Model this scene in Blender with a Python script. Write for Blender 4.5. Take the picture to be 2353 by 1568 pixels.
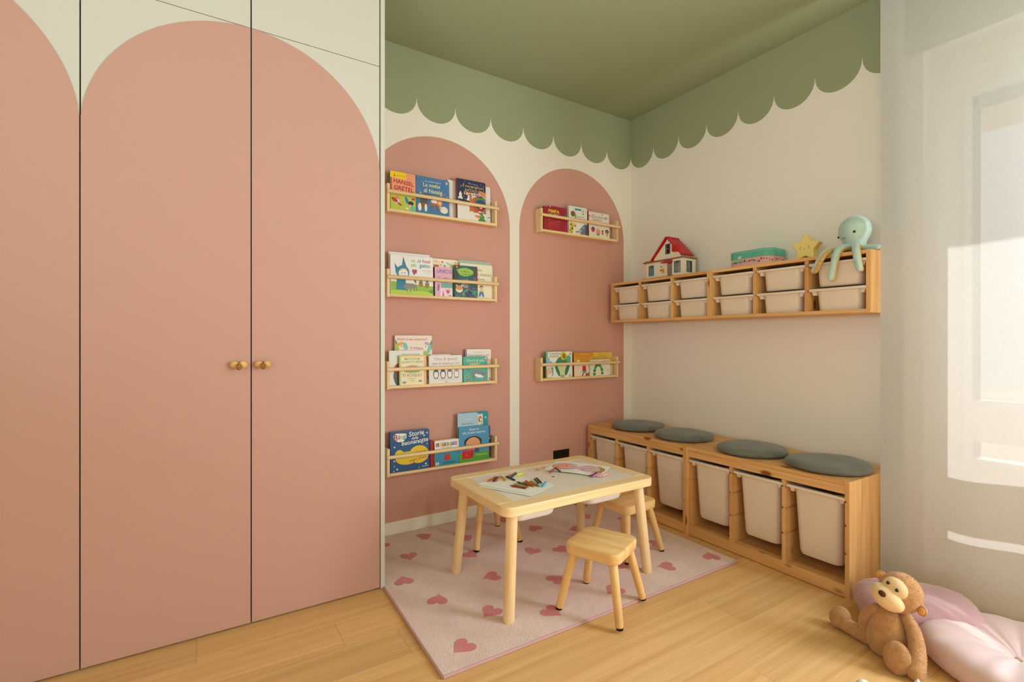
import bpy, math, random
from mathutils import Vector, Matrix
random.seed(7)
for o in list(bpy.data.objects): bpy.data.objects.remove(o)
scene = bpy.context.scene
COL = scene.collection
R = math.radians

# ------------------------------------------------------------------ camera
CAM = Vector((-2.908, -2.827, 1.1596)); YAW = .5626
cam_d = bpy.data.cameras.new('camera'); cam = bpy.data.objects.new('camera', cam_d); COL.objects.link(cam)
cam.location = CAM; cam.rotation_euler = (R(90), 0, -YAW)
cam_d.sensor_width = 36; cam_d.lens = 17.3013; cam_d.shift_y = -4.89/2353; cam_d.clip_start = .05
scene.camera = cam

# ------------------------------------------------------------------ world, sun, exposure
world = bpy.data.worlds.new('world'); scene.world = world; world.use_nodes = True
bg = world.node_tree.nodes['Background']
bg.inputs[0].default_value = (.93, .97, 1.0, 1); bg.inputs[1].default_value = .85
sun_d = bpy.data.lights.new('sun', 'SUN'); sun_d.energy = 5.6; sun_d.angle = R(.6); sun_d.color = (1, .99, .98)
sun = bpy.data.objects.new('sun', sun_d); COL.objects.link(sun)
SUN_DIR = Vector((-1, -.04, -.65)).normalized()
sun.rotation_euler = SUN_DIR.to_track_quat('-Z', 'Y').to_euler(); sun.location = (4, -2, 4)
def fill_lamp(name, loc, rot, sx, sy, watt, col):
    d = bpy.data.lights.new(name, 'AREA'); d.shape = 'RECTANGLE'; d.size = sx; d.size_y = sy; d.energy = watt; d.color = col
    o = bpy.data.objects.new(name, d); COL.objects.link(o); o.location = loc; o.rotation_euler = rot
# fill lamps added to brighten the room, at the right window and left wall
fill_lamp('window_fill', (-.02, -3.27, 1.40), (R(96), 0, R(90)), 1.30, 1.70, 112, (.86, .97, 1.09))
fill_lamp('side_fill', (-5.06, -3.2, 1.5), (R(158), 0, R(-90)), 2.1, 1.5, 95, (.86, .97, 1.10))
vs = scene.view_settings; vs.view_transform = 'Standard'; vs.look = 'None'; vs.gamma = 1; vs.use_curve_mapping = False
vs.exposure = 0.12
cy = scene.cycles
cy.max_bounces = 10; cy.diffuse_bounces = 6; cy.transparent_max_bounces = 12; cy.caustics_reflective = False; cy.caustics_refractive = False
cy.sample_clamp_indirect = 6; cy.use_denoising = True

# ------------------------------------------------------------------ materials
def lin(c):
    if isinstance(c, str): c = [int(c[i:i+2], 16) for i in (0, 2, 4)]
    return tuple(((v/255)/12.92 if v/255 <= .04045 else ((v/255+.055)/1.055)**2.4) for v in c) + (1,)
MATS = {}
def node(nt, t, **kw):
    n = nt.nodes.new(t)
    for k, v in kw.items(): setattr(n, k, v)
    return n
def base(name, rough=.6, spec=.3):
    m = bpy.data.materials.new(name); m.use_nodes = True; nt = m.node_tree
    b = nt.nodes['Principled BSDF']; b.inputs['Roughness'].default_value = rough; b.inputs['Specular IOR Level'].default_value = spec
    return m, nt, b
def flat(name, col, rough=.6, spec=.3, bump=0, bscale=200, var=0, vscale=3, sheen=0):
    if name in MATS: return MATS[name]
    m, nt, b = base(name, rough, spec); L = nt.links.new
    c = lin(col); b.inputs['Base Color'].default_value = c
    tc = node(nt, 'ShaderNodeTexCoord')
    if var:
        n = node(nt, 'ShaderNodeTexNoise'); n.inputs['Scale'].default_value = vscale; n.inputs['Detail'].default_value = 4
        L(tc.outputs['Object'], n.inputs['Vector'])
        r = node(nt, 'ShaderNodeValToRGB')
        r.color_ramp.elements[0].position = .3; r.color_ramp.elements[1].position = .7
        r.color_ramp.elements[0].color = tuple(v*(1-var) for v in c[:3])+(1,); r.color_ramp.elements[1].color = tuple(min(1, v*(1+var)) for v in c[:3])+(1,)
        L(n.outputs['Fac'], r.inputs['Fac']); L(r.outputs['Color'], b.inputs['Base Color'])
    if bump:
        n = node(nt, 'ShaderNodeTexNoise'); n.inputs['Scale'].default_value = bscale; n.inputs['Detail'].default_value = 3
        L(tc.outputs['Object'], n.inputs['Vector'])
        bp = node(nt, 'ShaderNodeBump'); bp.inputs['Strength'].default_value = bump; bp.inputs['Distance'].default_value = .002
        L(n.outputs['Fac'], bp.inputs['Height']); L(bp.outputs['Normal'], b.inputs['Normal'])
    if sheen: b.inputs['Sheen Weight'].default_value = sheen
    MATS[name] = m; return m
def wood(name, light, dark, axis, knots=True, rough=.5, fine=1, along=1.3, across=22, contrast=.55, knotcol='8a4f22', split=None):
    """procedural timber, grain running along axis 0/1/2 of the object's own space"""
    if name in MATS: return MATS[name]
    m, nt, b = base(name, rough, .25); L = nt.links.new
    tc = node(nt, 'ShaderNodeTexCoord'); oi = node(nt, 'ShaderNodeObjectInfo')
    ad = node(nt, 'ShaderNodeVectorMath', operation='MULTIPLY_ADD')
    cmb = node(nt, 'ShaderNodeCombineXYZ')
    for i in range(3): L(oi.outputs['Random'], cmb.inputs[i])
    L(cmb.outputs[0], ad.inputs[0]); ad.inputs[1].default_value = (7.3, 5.1, 9.7); L(tc.outputs['Object'], ad.inputs[2])
    mp = node(nt, 'ShaderNodeMapping'); s = [across]*3; s[axis] = along; mp.inputs['Scale'].default_value = s
    L(ad.outputs[0], mp.inputs['Vector'])
    n1 = node(nt, 'ShaderNodeTexNoise'); n1.inputs['Scale'].default_value = 1; n1.inputs['Detail'].default_value = 5; n1.inputs['Distortion'].default_value = .6
    L(mp.outputs[0], n1.inputs['Vector'])
    mp2 = node(nt, 'ShaderNodeMapping'); s = [across*7]*3; s[axis] = along*3; mp2.inputs['Scale'].default_value = s
    L(ad.outputs[0], mp2.inputs['Vector'])
    n2 = node(nt, 'ShaderNodeTexNoise'); n2.inputs['Scale'].default_value = 1; n2.inputs['Detail'].default_value = 3
    L(mp2.outputs[0], n2.inputs['Vector'])
    mx = node(nt, 'ShaderNodeMath', operation='MULTIPLY_ADD'); L(n2.outputs['Fac'], mx.inputs[0]); mx.inputs[1].default_value = .35*fine; L(n1.outputs['Fac'], mx.inputs[2])
    r = node(nt, 'ShaderNodeValToRGB'); e = r.color_ramp.elements
    e[0].position = .5-contrast/2+.17; e[1].position = .5+contrast/2+.17; e[0].color = lin(dark); e[1].color = lin(light)
    L(mx.outputs[0], r.inputs['Fac'])
    # each board its own tone
    hsv = node(nt, 'ShaderNodeHueSaturation'); mr = node(nt, 'ShaderNodeMapRange'); L(oi.outputs['Random'], mr.inputs[0])
    mr.inputs[3].default_value = .92; mr.inputs[4].default_value = 1.06; L(mr.outputs[0], hsv.inputs['Value']); L(r.outputs[0], hsv.inputs['Color'])
    out = hsv.outputs[0]
    if knots:
        mp3 = node(nt, 'ShaderNodeMapping'); s = [9]*3; s[axis] = 4.2; mp3.inputs['Scale'].default_value = s
        L(ad.outputs[0], mp3.inputs['Vector'])
        v = node(nt, 'ShaderNodeTexVoronoi'); v.inputs['Scale'].default_value = 1; L(mp3.outputs[0], v.inputs['Vector'])
        kr = node(nt, 'ShaderNodeValToRGB'); kr.color_ramp.elements[0].position = .09; kr.color_ramp.elements[1].position = .16
        kr.color_ramp.elements[0].color = (1, 1, 1, 1); kr.color_ramp.elements[1].color = (0, 0, 0, 1); L(v.outputs['Distance'], kr.inputs['Fac'])
        km = node(nt, 'ShaderNodeMix', data_type='RGBA'); L(kr.outputs[0], km.inputs[0]); L(out, km.inputs[6]); km.inputs[7].default_value = lin(knotcol)
        out = km.outputs[2]
    L(out, b.inputs['Base Color'])
    bp = node(nt, 'ShaderNodeBump'); bp.inputs['Strength'].default_value = .12; bp.inputs['Distance'].default_value = .001
    L(n2.outputs['Fac'], bp.inputs['Height']); L(bp.outputs['Normal'], b.inputs['Normal'])
    MATS[name] = m; return m
def pine(ax): return wood('pine_%d' % ax, 'edc083', 'd0914f', ax)
def birch(ax): return wood('light_pine_%d' % ax, 'f6dcaf', 'e3b97e', ax, knots=False, contrast=.6)
def beech(ax): return wood('stool_pine_%d' % ax, 'f3cf94', 'd8a45e', ax, knots=False, contrast=.6)
def oak(): return wood('oak', 'e3b67c', 'c18e50', 0, knots=False, along=.9, across=34, rough=.38, fine=1.6, contrast=.75)
CREAM = flat('cream_paint', 'efe8d8', .75, .2, bump=.05, bscale=120)
WALLW = flat('warm_white_paint', 'ece5d8', .75, .2, bump=.05, bscale=120)
PINK = flat('pink_paint', 'd09c8b', .7, .2, bump=.05, bscale=120)
DPINK = flat('pink_lacquer', 'bf9382', .5, .25)
GREEN = flat('sage_green_paint', '9aa17c', .75, .2, bump=.05, bscale=120)
LACQ = flat('cream_lacquer', 'c9c4b6', .5, .25)
WHITE = flat('white_plastic', 'e4d2bd', .42, .35)
TRAYW = flat('tray_plastic', 'f1ece4', .35, .4)
FRAMEW = flat('white_frame_paint', 'e8e6e0', .4, .4)
GREYM = flat('grey_gasket', '9a9a98', .5, .3)
BLACK = flat('black_plastic', '100e0d', .35, .4)
RUBBER = flat('black_rubber', '1c1a18', .7, .2)
STEEL = flat('steel', 'c8c4bc', .3, .6)
VELVET = flat('grey_velvet', '6c6c62', .8, .1, bump=.25, bscale=60, var=.16, vscale=14, sheen=.25)
MAUVE = flat('mauve_satin', 'b98c8e', .55, .25, sheen=.4, var=.05, vscale=8)
PALEMAUVE = flat('pale_mauve_satin', 'd3b3ae', .5, .25, sheen=.4, var=.05, vscale=8)
PAPER = flat('paper', 'eeeae0', .8, .1)

def mesh_obj(name, verts, faces, mats, mis=None, smooth=False, sharp=None, parent=None, loc=None):
    me = bpy.data.meshes.new(name); me.from_pydata([tuple(v) for v in verts], [], faces)
    for m in mats: me.materials.append(m)
    if mis: me.polygons.foreach_set('material_index', mis)
    if smooth:
        me.polygons.foreach_set('use_smooth', [True]*len(me.polygons))
        if sharp: me.set_sharp_from_angle(angle=R(sharp))
    me.update()
    o = bpy.data.objects.new(name, me); COL.objects.link(o)
    if loc is not None: o.location = loc
    if parent: o.parent = parent
    return o
class MB:
    def __init__(s): s.v = []; s.f = []; s.m = []
    def add(s, v, f, mi=0):
        n = len(s.v); s.v += [Vector(p) for p in v]; s.f += [tuple(i+n for i in q) for q in f]; s.m += [mi]*len(f); return s
    def box(s, x0, x1, y0, y1, z0, z1, mi=0):
        v = [(x, y, z) for x in (x0, x1) for y in (y0, y1) for z in (z0, z1)]
        return s.add(v, [(0,1,3,2),(4,6,7,5),(0,4,5,1),(2,3,7,6),(0,2,6,4),(1,5,7,3)], mi)
    def prism(s, poly, ax, a0, a1, mi=0):
        """extrude a 2-D outline along axis ax (the outline uses the other two axes in order)"""
        n = len(poly); v = []
        for a in (a0, a1):
            for p in poly:
                q = list(p); q.insert(ax, a); v.append(q)
        f = [tuple(range(n-1, -1, -1)), tuple(range(n, 2*n))] + [(i, (i+1) % n, n+(i+1) % n, n+i) for i in range(n)]
        return s.add(v, f, mi)
    def rings(s, rr, cap0=True, cap1=True, mi=0, closed=True):
        n = len(rr[0]); v = [p for r in rr for p in r]; f = []
        for k in range(len(rr)-1):
            for i in range(n if closed else n-1):
                j = (i+1) % n; f.append((k*n+i, k*n+j, (k+1)*n+j, (k+1)*n+i))
        if cap0: f.append(tuple(range(n-1, -1, -1)))
        if cap1: f.append(tuple(range((len(rr)-1)*n, len(rr)*n)))
        return s.add(v, f, mi)
    def tube(s, pts, rad, n=12, round_ends=False, mi=0, flat_=1):
        P = [Vector(p) for p in pts]; rad = list(rad) if hasattr(rad, '__len__') else [rad]*len(P)
        if round_ends:
            d0 = (P[0]-P[1]).normalized(); d1 = (P[-1]-P[-2]).normalized(); a, b = rad[0], rad[-1]
            h = [(0, 1), (.5, .866), (.82, .57), (.97, .25)]
            P = [P[0]+d0*a*u for u, w in reversed(h[1:])]+P+[P[-1]+d1*b*u for u, w in h[1:]]
            rad = [a*w for u, w in reversed(h[1:])]+rad+[b*w for u, w in h[1:]]
        t = (P[1]-P[0]).normalized(); up = Vector((0, 0, 1)) if abs(t.z) < .9 else Vector((1, 0, 0))
        nx = t.cross(up).normalized(); rr = []
        for i, p in enumerate(P):
            t = (P[min(i+1, len(P)-1)]-P[max(i-1, 0)]).normalized()
            nx = (nx-t*nx.dot(t)).normalized(); ny = t.cross(nx)
            rr.append([p+(nx*math.cos(a)+ny*math.sin(a)*flat_)*rad[i] for a in [2*math.pi*k/n for k in range(n)]])
        return s.rings(rr, mi=mi)
    def lathe(s, prof, c=(0, 0, 0), n=24, mi=0, sx=1, sy=1):
        c = Vector(c); rr = [[c+Vector((r*math.cos(a)*sx, r*math.sin(a)*sy, z)) for a in [2*math.pi*k/n for k in range(n)]] for r, z in prof]
        return s.rings(rr, mi=mi)
    def ellipsoid(s, c, r, n=20, m=12, mi=0, rot=None):
        rr = []; c = Vector(c); rot = rot or Matrix()
        for k in range(m+1):
            a = -math.pi/2+math.pi*(k+.02)/(m+.04); q = math.cos(a); z = math.sin(a)
            rr.append([c+rot @ Vector((r[0]*q*math.cos(b), r[1]*q*math.sin(b), r[2]*z)) for b in [2*math.pi*i/n for i in range(n)]])
        return s.rings(rr, mi=mi)
    def build(s, name, mats, parent=None, smooth=False, sharp=35, bevel=0, world=True, loc=None, seg=2):
        if not isinstance(mats, (list, tuple)): mats = [mats]
        off = Vector((0, 0, 0))
        if parent is not None and world: off = world_loc(parent)
        if parent is None and loc is not None: off = Vector(loc)
        o = mesh_obj(name, [p-off for p in s.v], s.f, mats, s.m, smooth, sharp, parent, loc if parent is None else None)
        if bevel:
            b = o.modifiers.new('bevel', 'BEVEL'); b.width = bevel; b.segments = seg; b.limit_method = 'ANGLE'; b.angle_limit = R(40)
            o.data.polygons.foreach_set('use_smooth', [True]*len(o.data.polygons))
            b.harden_normals = True
        return o
def world_loc(o):
    p = Vector(o.location)
    while o.parent: o = o.parent; p = p+Vector(o.location)
    return p
def rrect(hx, hy, r, n=5, cx=0, cy=0):
    out = []
    for qx, qy, a0 in ((1, 1, 0), (-1, 1, 90), (-1, -1, 180), (1, -1, 270)):
        for k in range(n+1):
            a = R(a0+90*k/n); out.append((cx+qx*(hx-r)+r*math.cos(a), cy+qy*(hy-r)+r*math.sin(a)))
    return out
def tag(o, label, cat, group=None):
    o['label'] = label; o['category'] = cat
    if group: o['group'] = group
    return o
def thing(name, label, cat, loc=(0, 0, 0), rotz=0, group=None):
    o = bpy.data.objects.new(name, None); COL.objects.link(o); o.location = loc; o.rotation_euler = (0, 0, rotz)
    o.empty_display_size = .05
    return tag(o, label, cat, group)
def struct(o): o['kind'] = 'structure'; return o
def dup(root, loc, rotz=None):
    r = root.copy(); COL.objects.link(r); r.location = loc
    if rotz is not None: r.rotation_euler = (0, 0, rotz)
    def rec(a, b):
        for ch in list(a.children):
            c = ch.copy(); COL.objects.link(c); c.parent = b; rec(ch, c)
    rec(root, r); return r

# ------------------------------------------------------------------ room shell
H = 2.905; XL = -5.0; YB = -4.7; NY0, NY1, NZ = -1.89, -4.05, 2.53; ND = .24
# floor of oak planks running along the wardrobe
fl = MB().box(XL-.2, .3, YB-.2, .2, -.12, -.022).build('floor', flat('subfloor', '5a3f22', .8)); struct(fl)
PW = .1782; oakm = oak(); joints = {}
rows = []
y = .1508
k = 0
while y > YB:
    rows.append((y, max(y-PW, YB-.02))); y -= PW
    k += 1
pre = {-.741: [-2.925, -1.1, -4.7], -1.098: [-2.25, -.35, -4.2], -1.454: [-.79, -2.75, -4.6]}
planks = 0
for i, (a, b) in enumerate(rows):
    js = None
    for kk, vv in pre.items():
        if abs(b-kk) < .02: js = sorted(vv)
    if js is None:
        x = XL+.3+(i*.83) % 1.9; js = []
        while x < 0: js.append(x); x += 1.9
    ed = [XL-.02]+[j for j in js if XL < j < .2]+[.25]
    for x0, x1 in zip(ed, ed[1:]):
        if x1-x0 < .05: continue
        g = .00025
        p = MB().box(x0+g, x1-g, b+g, a-g, -.02, 0).build('plank', oakm, None, bevel=.0005, seg=1, loc=((x0+x1)/2, (a+b)/2, 0))
        p.parent = fl; planks += 1
# ceiling
struct(MB().box(XL-.2, .3, YB-.2, .2, H, H+.12).build('ceiling', GREEN))
# walls (boxes, openings left between them)
wa = MB().box(XL-.2, .2, 0, .15, 0, H).build('wall_back', CREAM); struct(wa)
wb = MB()
wb.box(0, ND, NY0, .15, 0, H); wb.box(0, ND, YB-.15, NY1, 0, H); wb.box(0, ND, NY1, NY0, NZ, H)
wb = wb.build('wall_right', WALLW); struct(wb)
struct(MB().box(XL, .2, YB-.15, YB, 0, H).build('wall_front', CREAM))
wl = MB(); WY0, WY1, WZ0, WZ1 = -4.3, -2.1, .7, 2.3
wl.box(XL-.15, XL, YB-.15, WY0, 0, H); wl.box(XL-.15, XL, WY1, .15, 0, H); wl.box(XL-.15, XL, WY0, WY1, 0, WZ0); wl.box(XL-.15, XL, WY0, WY1, WZ1, H)
struct(wl.build('wall_left', CREAM))
# painted arches and scalloped band (coats of paint on the walls)
def arch_poly(x0, x1, z0, top, n=40):
    a = (x1-x0)/2; c = (x0+x1)/2; sp = top-a
    return [(x0, z0), (x1, z0)]+[(c+a*math.cos(R(180*k/n)), sp+a*math.sin(R(180*k/n))) for k in range(n+1)]
for x0, x1 in ((-2.15, -1.143), (-1.066, -.08)):
    MB().prism(arch_poly(x0, x1, 0, 2.41), 1, -.0008, .004).build('painted_arch', PINK, wa)
def scallop(s0, s1, first, pitch, zc, r):
    """outline in (s, z): flat top at the ceiling, half-round lobes below, cusps at first + k*pitch"""
    pts = []; c = first
    while c+pitch > s1: c -= pitch
    lo = c
    k0 = math.floor((s0-first)/pitch); k1 = math.ceil((s1-first)/pitch)
    for k in range(k0, k1):
        a = first+k*pitch
        for i in range(0, 17):
            t = math.pi*i/16; sx = a+pitch/2-math.cos(t)*pitch*.5*.994; z = zc-r*math.sin(t)**.9
            if s0 <= sx <= s1: pts.append((sx, z))
    return [(s0, H)]+([(s0, pts[0][1])] if pts[0][0] > s0+1e-4 else [])+pts+[(s1, pts[-1][1]), (s1, H)]
MB().prism(scallop(-2.2, 0, 0, .2582, 2.62, .124), 1, -.0008, .004).build('painted_scallop_band', GREEN, wa)
MB().prism(scallop(-1.80, 0, 0, .2333, 2.623, .122), 0, -.0008, .004).build('painted_scallop_band', GREEN, wb)
MB().prism([(-1.80, H), (-1.80, NZ), (YB, NZ), (YB, H)], 0, -.0008, .004).build('painted_band', GREEN, wb)
# baseboards
def base_prof(d, h): return [(0, 0), (d, 0), (d, h-.006), (d-.004, h), (0, h)]
bb = MB().box(-2.186, 0, -.014, 0, 0, .076); bb.prism([(0, .076), (-.014, .076), (-.009, .082), (0, .082)], 0, -2.186, 0)
struct(bb.build('baseboard_back', CREAM))
b2 = MB().box(-.014, 0, NY0, -.014, 0, .08); b2.box(-.014, ND, NY0-.014, NY0, 0, .08); b2.box(ND-.014, ND, NY1, NY0-.014, 0, .08); b2.box(-.014, 0, YB, NY1, 0, .08)
struct(b2.build('baseboard_right', CREAM))

# ------------------------------------------------------------------ window in the niche
gl, nt, b = base('window_glass'); nt.nodes.remove(b)
tr = node(nt, 'ShaderNodeBsdfTransparent'); gg = node(nt, 'ShaderNodeBsdfGlossy'); gg.inputs['Roughness'].default_value = .02
mx = node(nt, 'ShaderNodeMixShader'); fr = node(nt, 'ShaderNodeFresnel'); fr.inputs[0].default_value = 1.3
nt.links.new(fr.outputs[0], mx.inputs[0]); nt.links.new(tr.outputs[0], mx.inputs[1]); nt.links.new(gg.outputs[0], mx.inputs[2])
nt.links.new(mx.outputs[0], nt.nodes['Material Output'].inputs[0])
w1 = bpy.data.objects.new('window_1', None); COL.objects.link(w1); w1.location = (ND, -2.97, 1.4); struct(w1)
GY0, GY1, GZ0, GZ1 = -2.0, -3.94, .585, 2.33
# niche back: parapet below the glass, piers and head around it
nb = MB(); nb.box(ND+.0005, ND+.10, GY1-.03, GY0+.03, -.1, GZ0-.03); nb.box(ND+.0005, ND+.10, GY0+.03, NY0+.2, -.1, H); nb.box(ND+.0005, ND+.10, NY1-.8, GY1-.03, -.1, H); nb.box(ND+.0005, ND+.10, GY1-.03, GY0+.03, GZ1+.03, H)
struct(nb.build('wall_niche', WALLW))
fm = MB(); fm.box(ND-.01, ND+.08, GY0, GY0+.03, GZ0-.03, GZ1+.03); fm.box(ND-.01, ND+.08, GY1-.03, GY1, GZ0-.03, GZ1+.03); fm.box(ND-.01, ND+.08, GY1, GY0, GZ1, GZ1+.03); fm.box(ND-.01, ND+.08, GY1, GY0, GZ0-.03, GZ0)
fm.build('window_frame', FRAMEW, w1, bevel=.003)
sm = MB(); sm.box(ND+.02, ND+.06, GY0-.018, GY0, GZ0, GZ1); sm.box(ND+.02, ND+.06, GY1, GY1+.018, GZ0, GZ1); sm.box(ND+.02, ND+.06, GY1, GY0, GZ1-.05, GZ1); sm.box(ND+.02, ND+.06, -2.99, -2.95, GZ0, GZ1)
sm.build('window_sash', GREYM, w1, bevel=.002)
MB().box(ND+.015, ND+.065, GY1, GY0, .665, .865).build('window_transom', FRAMEW, w1, bevel=.003)
MB().box(ND+.038, ND+.042, GY1, GY0, .865, GZ1).build('window_pane', gl, w1)
MB().box(ND+.038, ND+.042, GY1, GY0, GZ0, .665).build('window_pane', gl, w1)
# outside: slab above the window that shades its upper part, sunlit terrace below
struct(MB().box(ND+.10, ND+.10+.80, -6, 1, 2.42, 2.6).build('balcony_slab', flat('pale_render', 'd8d0c2', .8)))
struct(MB().box(ND+.10, 14, -14, 10, -.3, -.12).build('ground_outside', flat('terrace_paving', 'b4a892', .85, var=.08)))
w2 = bpy.data.objects.new('added_window', None); COL.objects.link(w2); w2.location = (XL-.1, -3.2, 1.5); struct(w2)  # unseen window, added in the left wall to go with the fill lamp
f2 = MB(); f2.box(XL-.13, XL-.08, WY0, WY0+.05, WZ0, WZ1); f2.box(XL-.13, XL-.08, WY1-.05, WY1, WZ0, WZ1); f2.box(XL-.13, XL-.08, WY0, WY1, WZ0, WZ0+.05); f2.box(XL-.13, XL-.08, WY0, WY1, WZ1-.05, WZ1); f2.box(XL-.13, XL-.08, -3.23, -3.17, WZ0, WZ1)
f2.build('window_frame', FRAMEW, w2); MB().box(XL-.107, XL-.103, WY0+.05, WY1-.05, WZ0+.05, WZ1-.05).build('window_pane', gl, w2)

# ------------------------------------------------------------------ sheer linen curtain
def linen(name, clear, coarse):
    m, nt, b = base(name); nt.nodes.remove(b); L = nt.links.new
    tc = node(nt, 'ShaderNodeTexCoord'); facs = []
    for ax in (1, 2):
        mp = node(nt, 'ShaderNodeMapping'); s = [0, 900, 900]; s[ax] = 30; mp.inputs['Scale'].default_value = s
        L(tc.outputs['Object'], mp.inputs['Vector'])
        n = node(nt, 'ShaderNodeTexNoise'); n.inputs['Scale'].default_value = 1; n.inputs['Detail'].default_value = 3; L(mp.outputs[0], n.inputs['Vector']); facs.append(n)
    ad = node(nt, 'ShaderNodeMath', operation='ADD'); L(facs[0].outputs['Fac'], ad.inputs[0]); L(facs[1].outputs['Fac'], ad.inputs[1])
    mr = node(nt, 'ShaderNodeMapRange'); mr.inputs[1].default_value = .75; mr.inputs[2].default_value = 1.25; mr.inputs[3].default_value = clear-coarse; mr.inputs[4].default_value = clear+coarse
    L(ad.outputs[0], mr.inputs[0])
    tl = node(nt, 'ShaderNodeBsdfTranslucent'); tl.inputs[0].default_value = lin('f4f4f4')
    df = node(nt, 'ShaderNodeBsdfDiffuse'); df.inputs[0].default_value = lin('d6d4d0')
    tp = node(nt, 'ShaderNodeBsdfTransparent')
    m1 = node(nt, 'ShaderNodeMixShader'); m1.inputs[0].default_value = .75; L(tl.outputs[0], m1.inputs[1]); L(df.outputs[0], m1.inputs[2])
    m2 = node(nt, 'ShaderNodeMixShader'); L(mr.outputs[0], m2.inputs[0]); L(m1.outputs[0], m2.inputs[1]); L(tp.outputs[0], m2.inputs[2])
    L(m2.outputs[0], nt.nodes['Material Output'].inputs[0]); return m
SHEER = linen('sheer_linen', .20, .045)
def curtain_x(y, z):
    t = -1.785-y
    w = .004*math.sin(t*9)+.016*math.sin(t*14+.6)*min(1, t/.25)*(.35+.65*(1-z/H))
    return -.192+w
def cloth_strip(y0, y1, z0, z1, dx, n=120, m=24):
    v = []; f = []
    for j in range(m+1):
        z = z0+(z1-z0)*j/m
        for i in range(n+1):
            yy = y0+(y1-y0)*i/n; v.append((curtain_x(yy, z)+dx, yy, z))
    for j in range(m):
        for i in range(n): a = j*(n+1)+i; f.append((a, a+1, a+n+2, a+n+1))
    return v, f
ct = thing('sheer_curtain', 'floor length sheer linen curtain in front of the window', 'curtain', (-.19, -2.9, 0))
mb = MB(); mb.add(*cloth_strip(-1.787, -2.62, .012, H-.02, 0)); mb.build('curtain_panel', SHEER, ct, smooth=True)
mb = MB(); mb.add(*cloth_strip(-1.787, -1.878, .012, H-.02, .005, 10)); mb.add(*cloth_strip(-1.787, -1.878, .012, H-.02, .009, 10)); mb.build('side_hem', SHEER, ct, smooth=True)
mb = MB(); mb.add(*cloth_strip(-1.787, -2.62, .012, .05, .004, 120, 2)); mb.build('bottom_hem', SHEER, ct, smooth=True)
MB().box(-.21, -.17, -4.35, -1.75, H-.022, H-.0005).build('curtain_track', FRAMEW, ct)
# ------------------------------------------------------------------ wardrobe
WY = -.5744; WD = .529; XD = -2.738; ZS = 2.422
wr = thing('wardrobe', 'tall built-in wardrobe with pink arched cream doors', 'wardrobe', (-3.3, WY, 0))
MB().box(XL+.002, -2.209, WY+.03, -.002, .06, H-.003).build('carcass', flat('dark_gap', '3a2620', .8), wr)
MB().box(XL+.002, -2.209, WY+.055, WY+.03+.04, 0, .06).build('plinth', flat('plinth', '6b4b3a', .7), wr)
MB().box(-2.2075, -2.188, WY-.004, -.001, .001, H-.002).build('side_panel', LACQ, wr, bevel=.0012)
def clip_poly(poly, x0, x1):
    """keep the part of a convex outline between x0 and x1"""
    for lim, sg in ((x0, 1), (x1, -1)):
        out = []
        for i, p in enumerate(poly):
            q = poly[(i+1) % len(poly)]; a = sg*(p[0]-lim); c = sg*(q[0]-lim)
            if a >= 0: out.append(p)
            if a*c < 0: t = a/(a-c); out.append((lim, p[1]+(q[1]-p[1])*t))
        poly = out
    return poly
for k in range(4):
    x1 = XD+WD-k*WD; x0 = x1-WD; g = .0022
    d = MB().box(x0+g, x1-g, WY+.003, WY+.022, .009, ZS-.0015).build('door', LACQ, wr, bevel=.0012)
    pair = XD if k < 2 else XD-2*WD
    poly = clip_poly(arch_poly(pair-WD, pair+WD, .009, ZS-.002, 72), x0+g, x1-g)
    MB().prism(poly, 1, WY, WY+.004).build('arch_panel', DPINK, d)
    MB().box(x0+g, x1-g, WY+.003, WY+.022, ZS+.0015, H-.004).build('upper_door', LACQ, wr, bevel=.0012)
    # bee-shaped wooden knob
    kx = x0+.041 if k % 2 == 0 else x1-.045
    kn = MB(); kw = MB(); KZ = 1.052
    kn.tube([(kx, WY+.001, KZ), (kx, WY-.012, KZ)], [.009, .008], 14)
    kn.ellipsoid((kx, WY-.024, KZ-.003), (.0115, .013, .0135), 18, 12)
    wk = MB()
    for sgn in (-1, 1):
        wk.ellipsoid((kx+sgn*.016, WY-.016, KZ+.005), (.0155, .006, .0135), 18, 10, rot=Matrix.Rotation(R(sgn*22), 4, 'Y') @ Matrix.Rotation(R(sgn*18), 4, 'Z'))
        kw.tube([(kx+sgn*.006, WY-.036, KZ+.001), (kx+sgn*.010, WY-.043, KZ+.002), (kx+sgn*.021, WY-.044, KZ-.010)], .0006, 6)
        kw.tube([(kx+sgn*.006, WY-.036, KZ), (kx+sgn*.010, WY-.043, KZ), (kx+sgn*.015, WY-.045, KZ-.016)], .0006, 6)
    kb = kn.build('knob', wood('knob_wood', 'b57a3c', '8a5320', 2, knots=False), d, smooth=True)
    wk.add(kw.v, kw.f, 1)
    # wings and wires belong to the knob's door as pieces of the knob
    wk.build('knob_wing', [wood('knob_wing_wood', 'e0b56e', 'c8934c', 0, knots=False), flat('wire', '9a8a78', .3, .6)], d, smooth=True)

# ------------------------------------------------------------------ socket
so = thing('power_socket', 'black wall socket plate low on the pink wall', 'socket', (-.706, 0, .325))
MB().box(-.777, -.636, -.009, 0, .294, .357).build('cover_plate', BLACK, so, bevel=.002)
for q in (-.745, -.706, -.667): MB().box(q-.017, q+.017, -.0105, -.008, .303, .348).build('insert', BLACK, so, bevel=.001)

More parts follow.
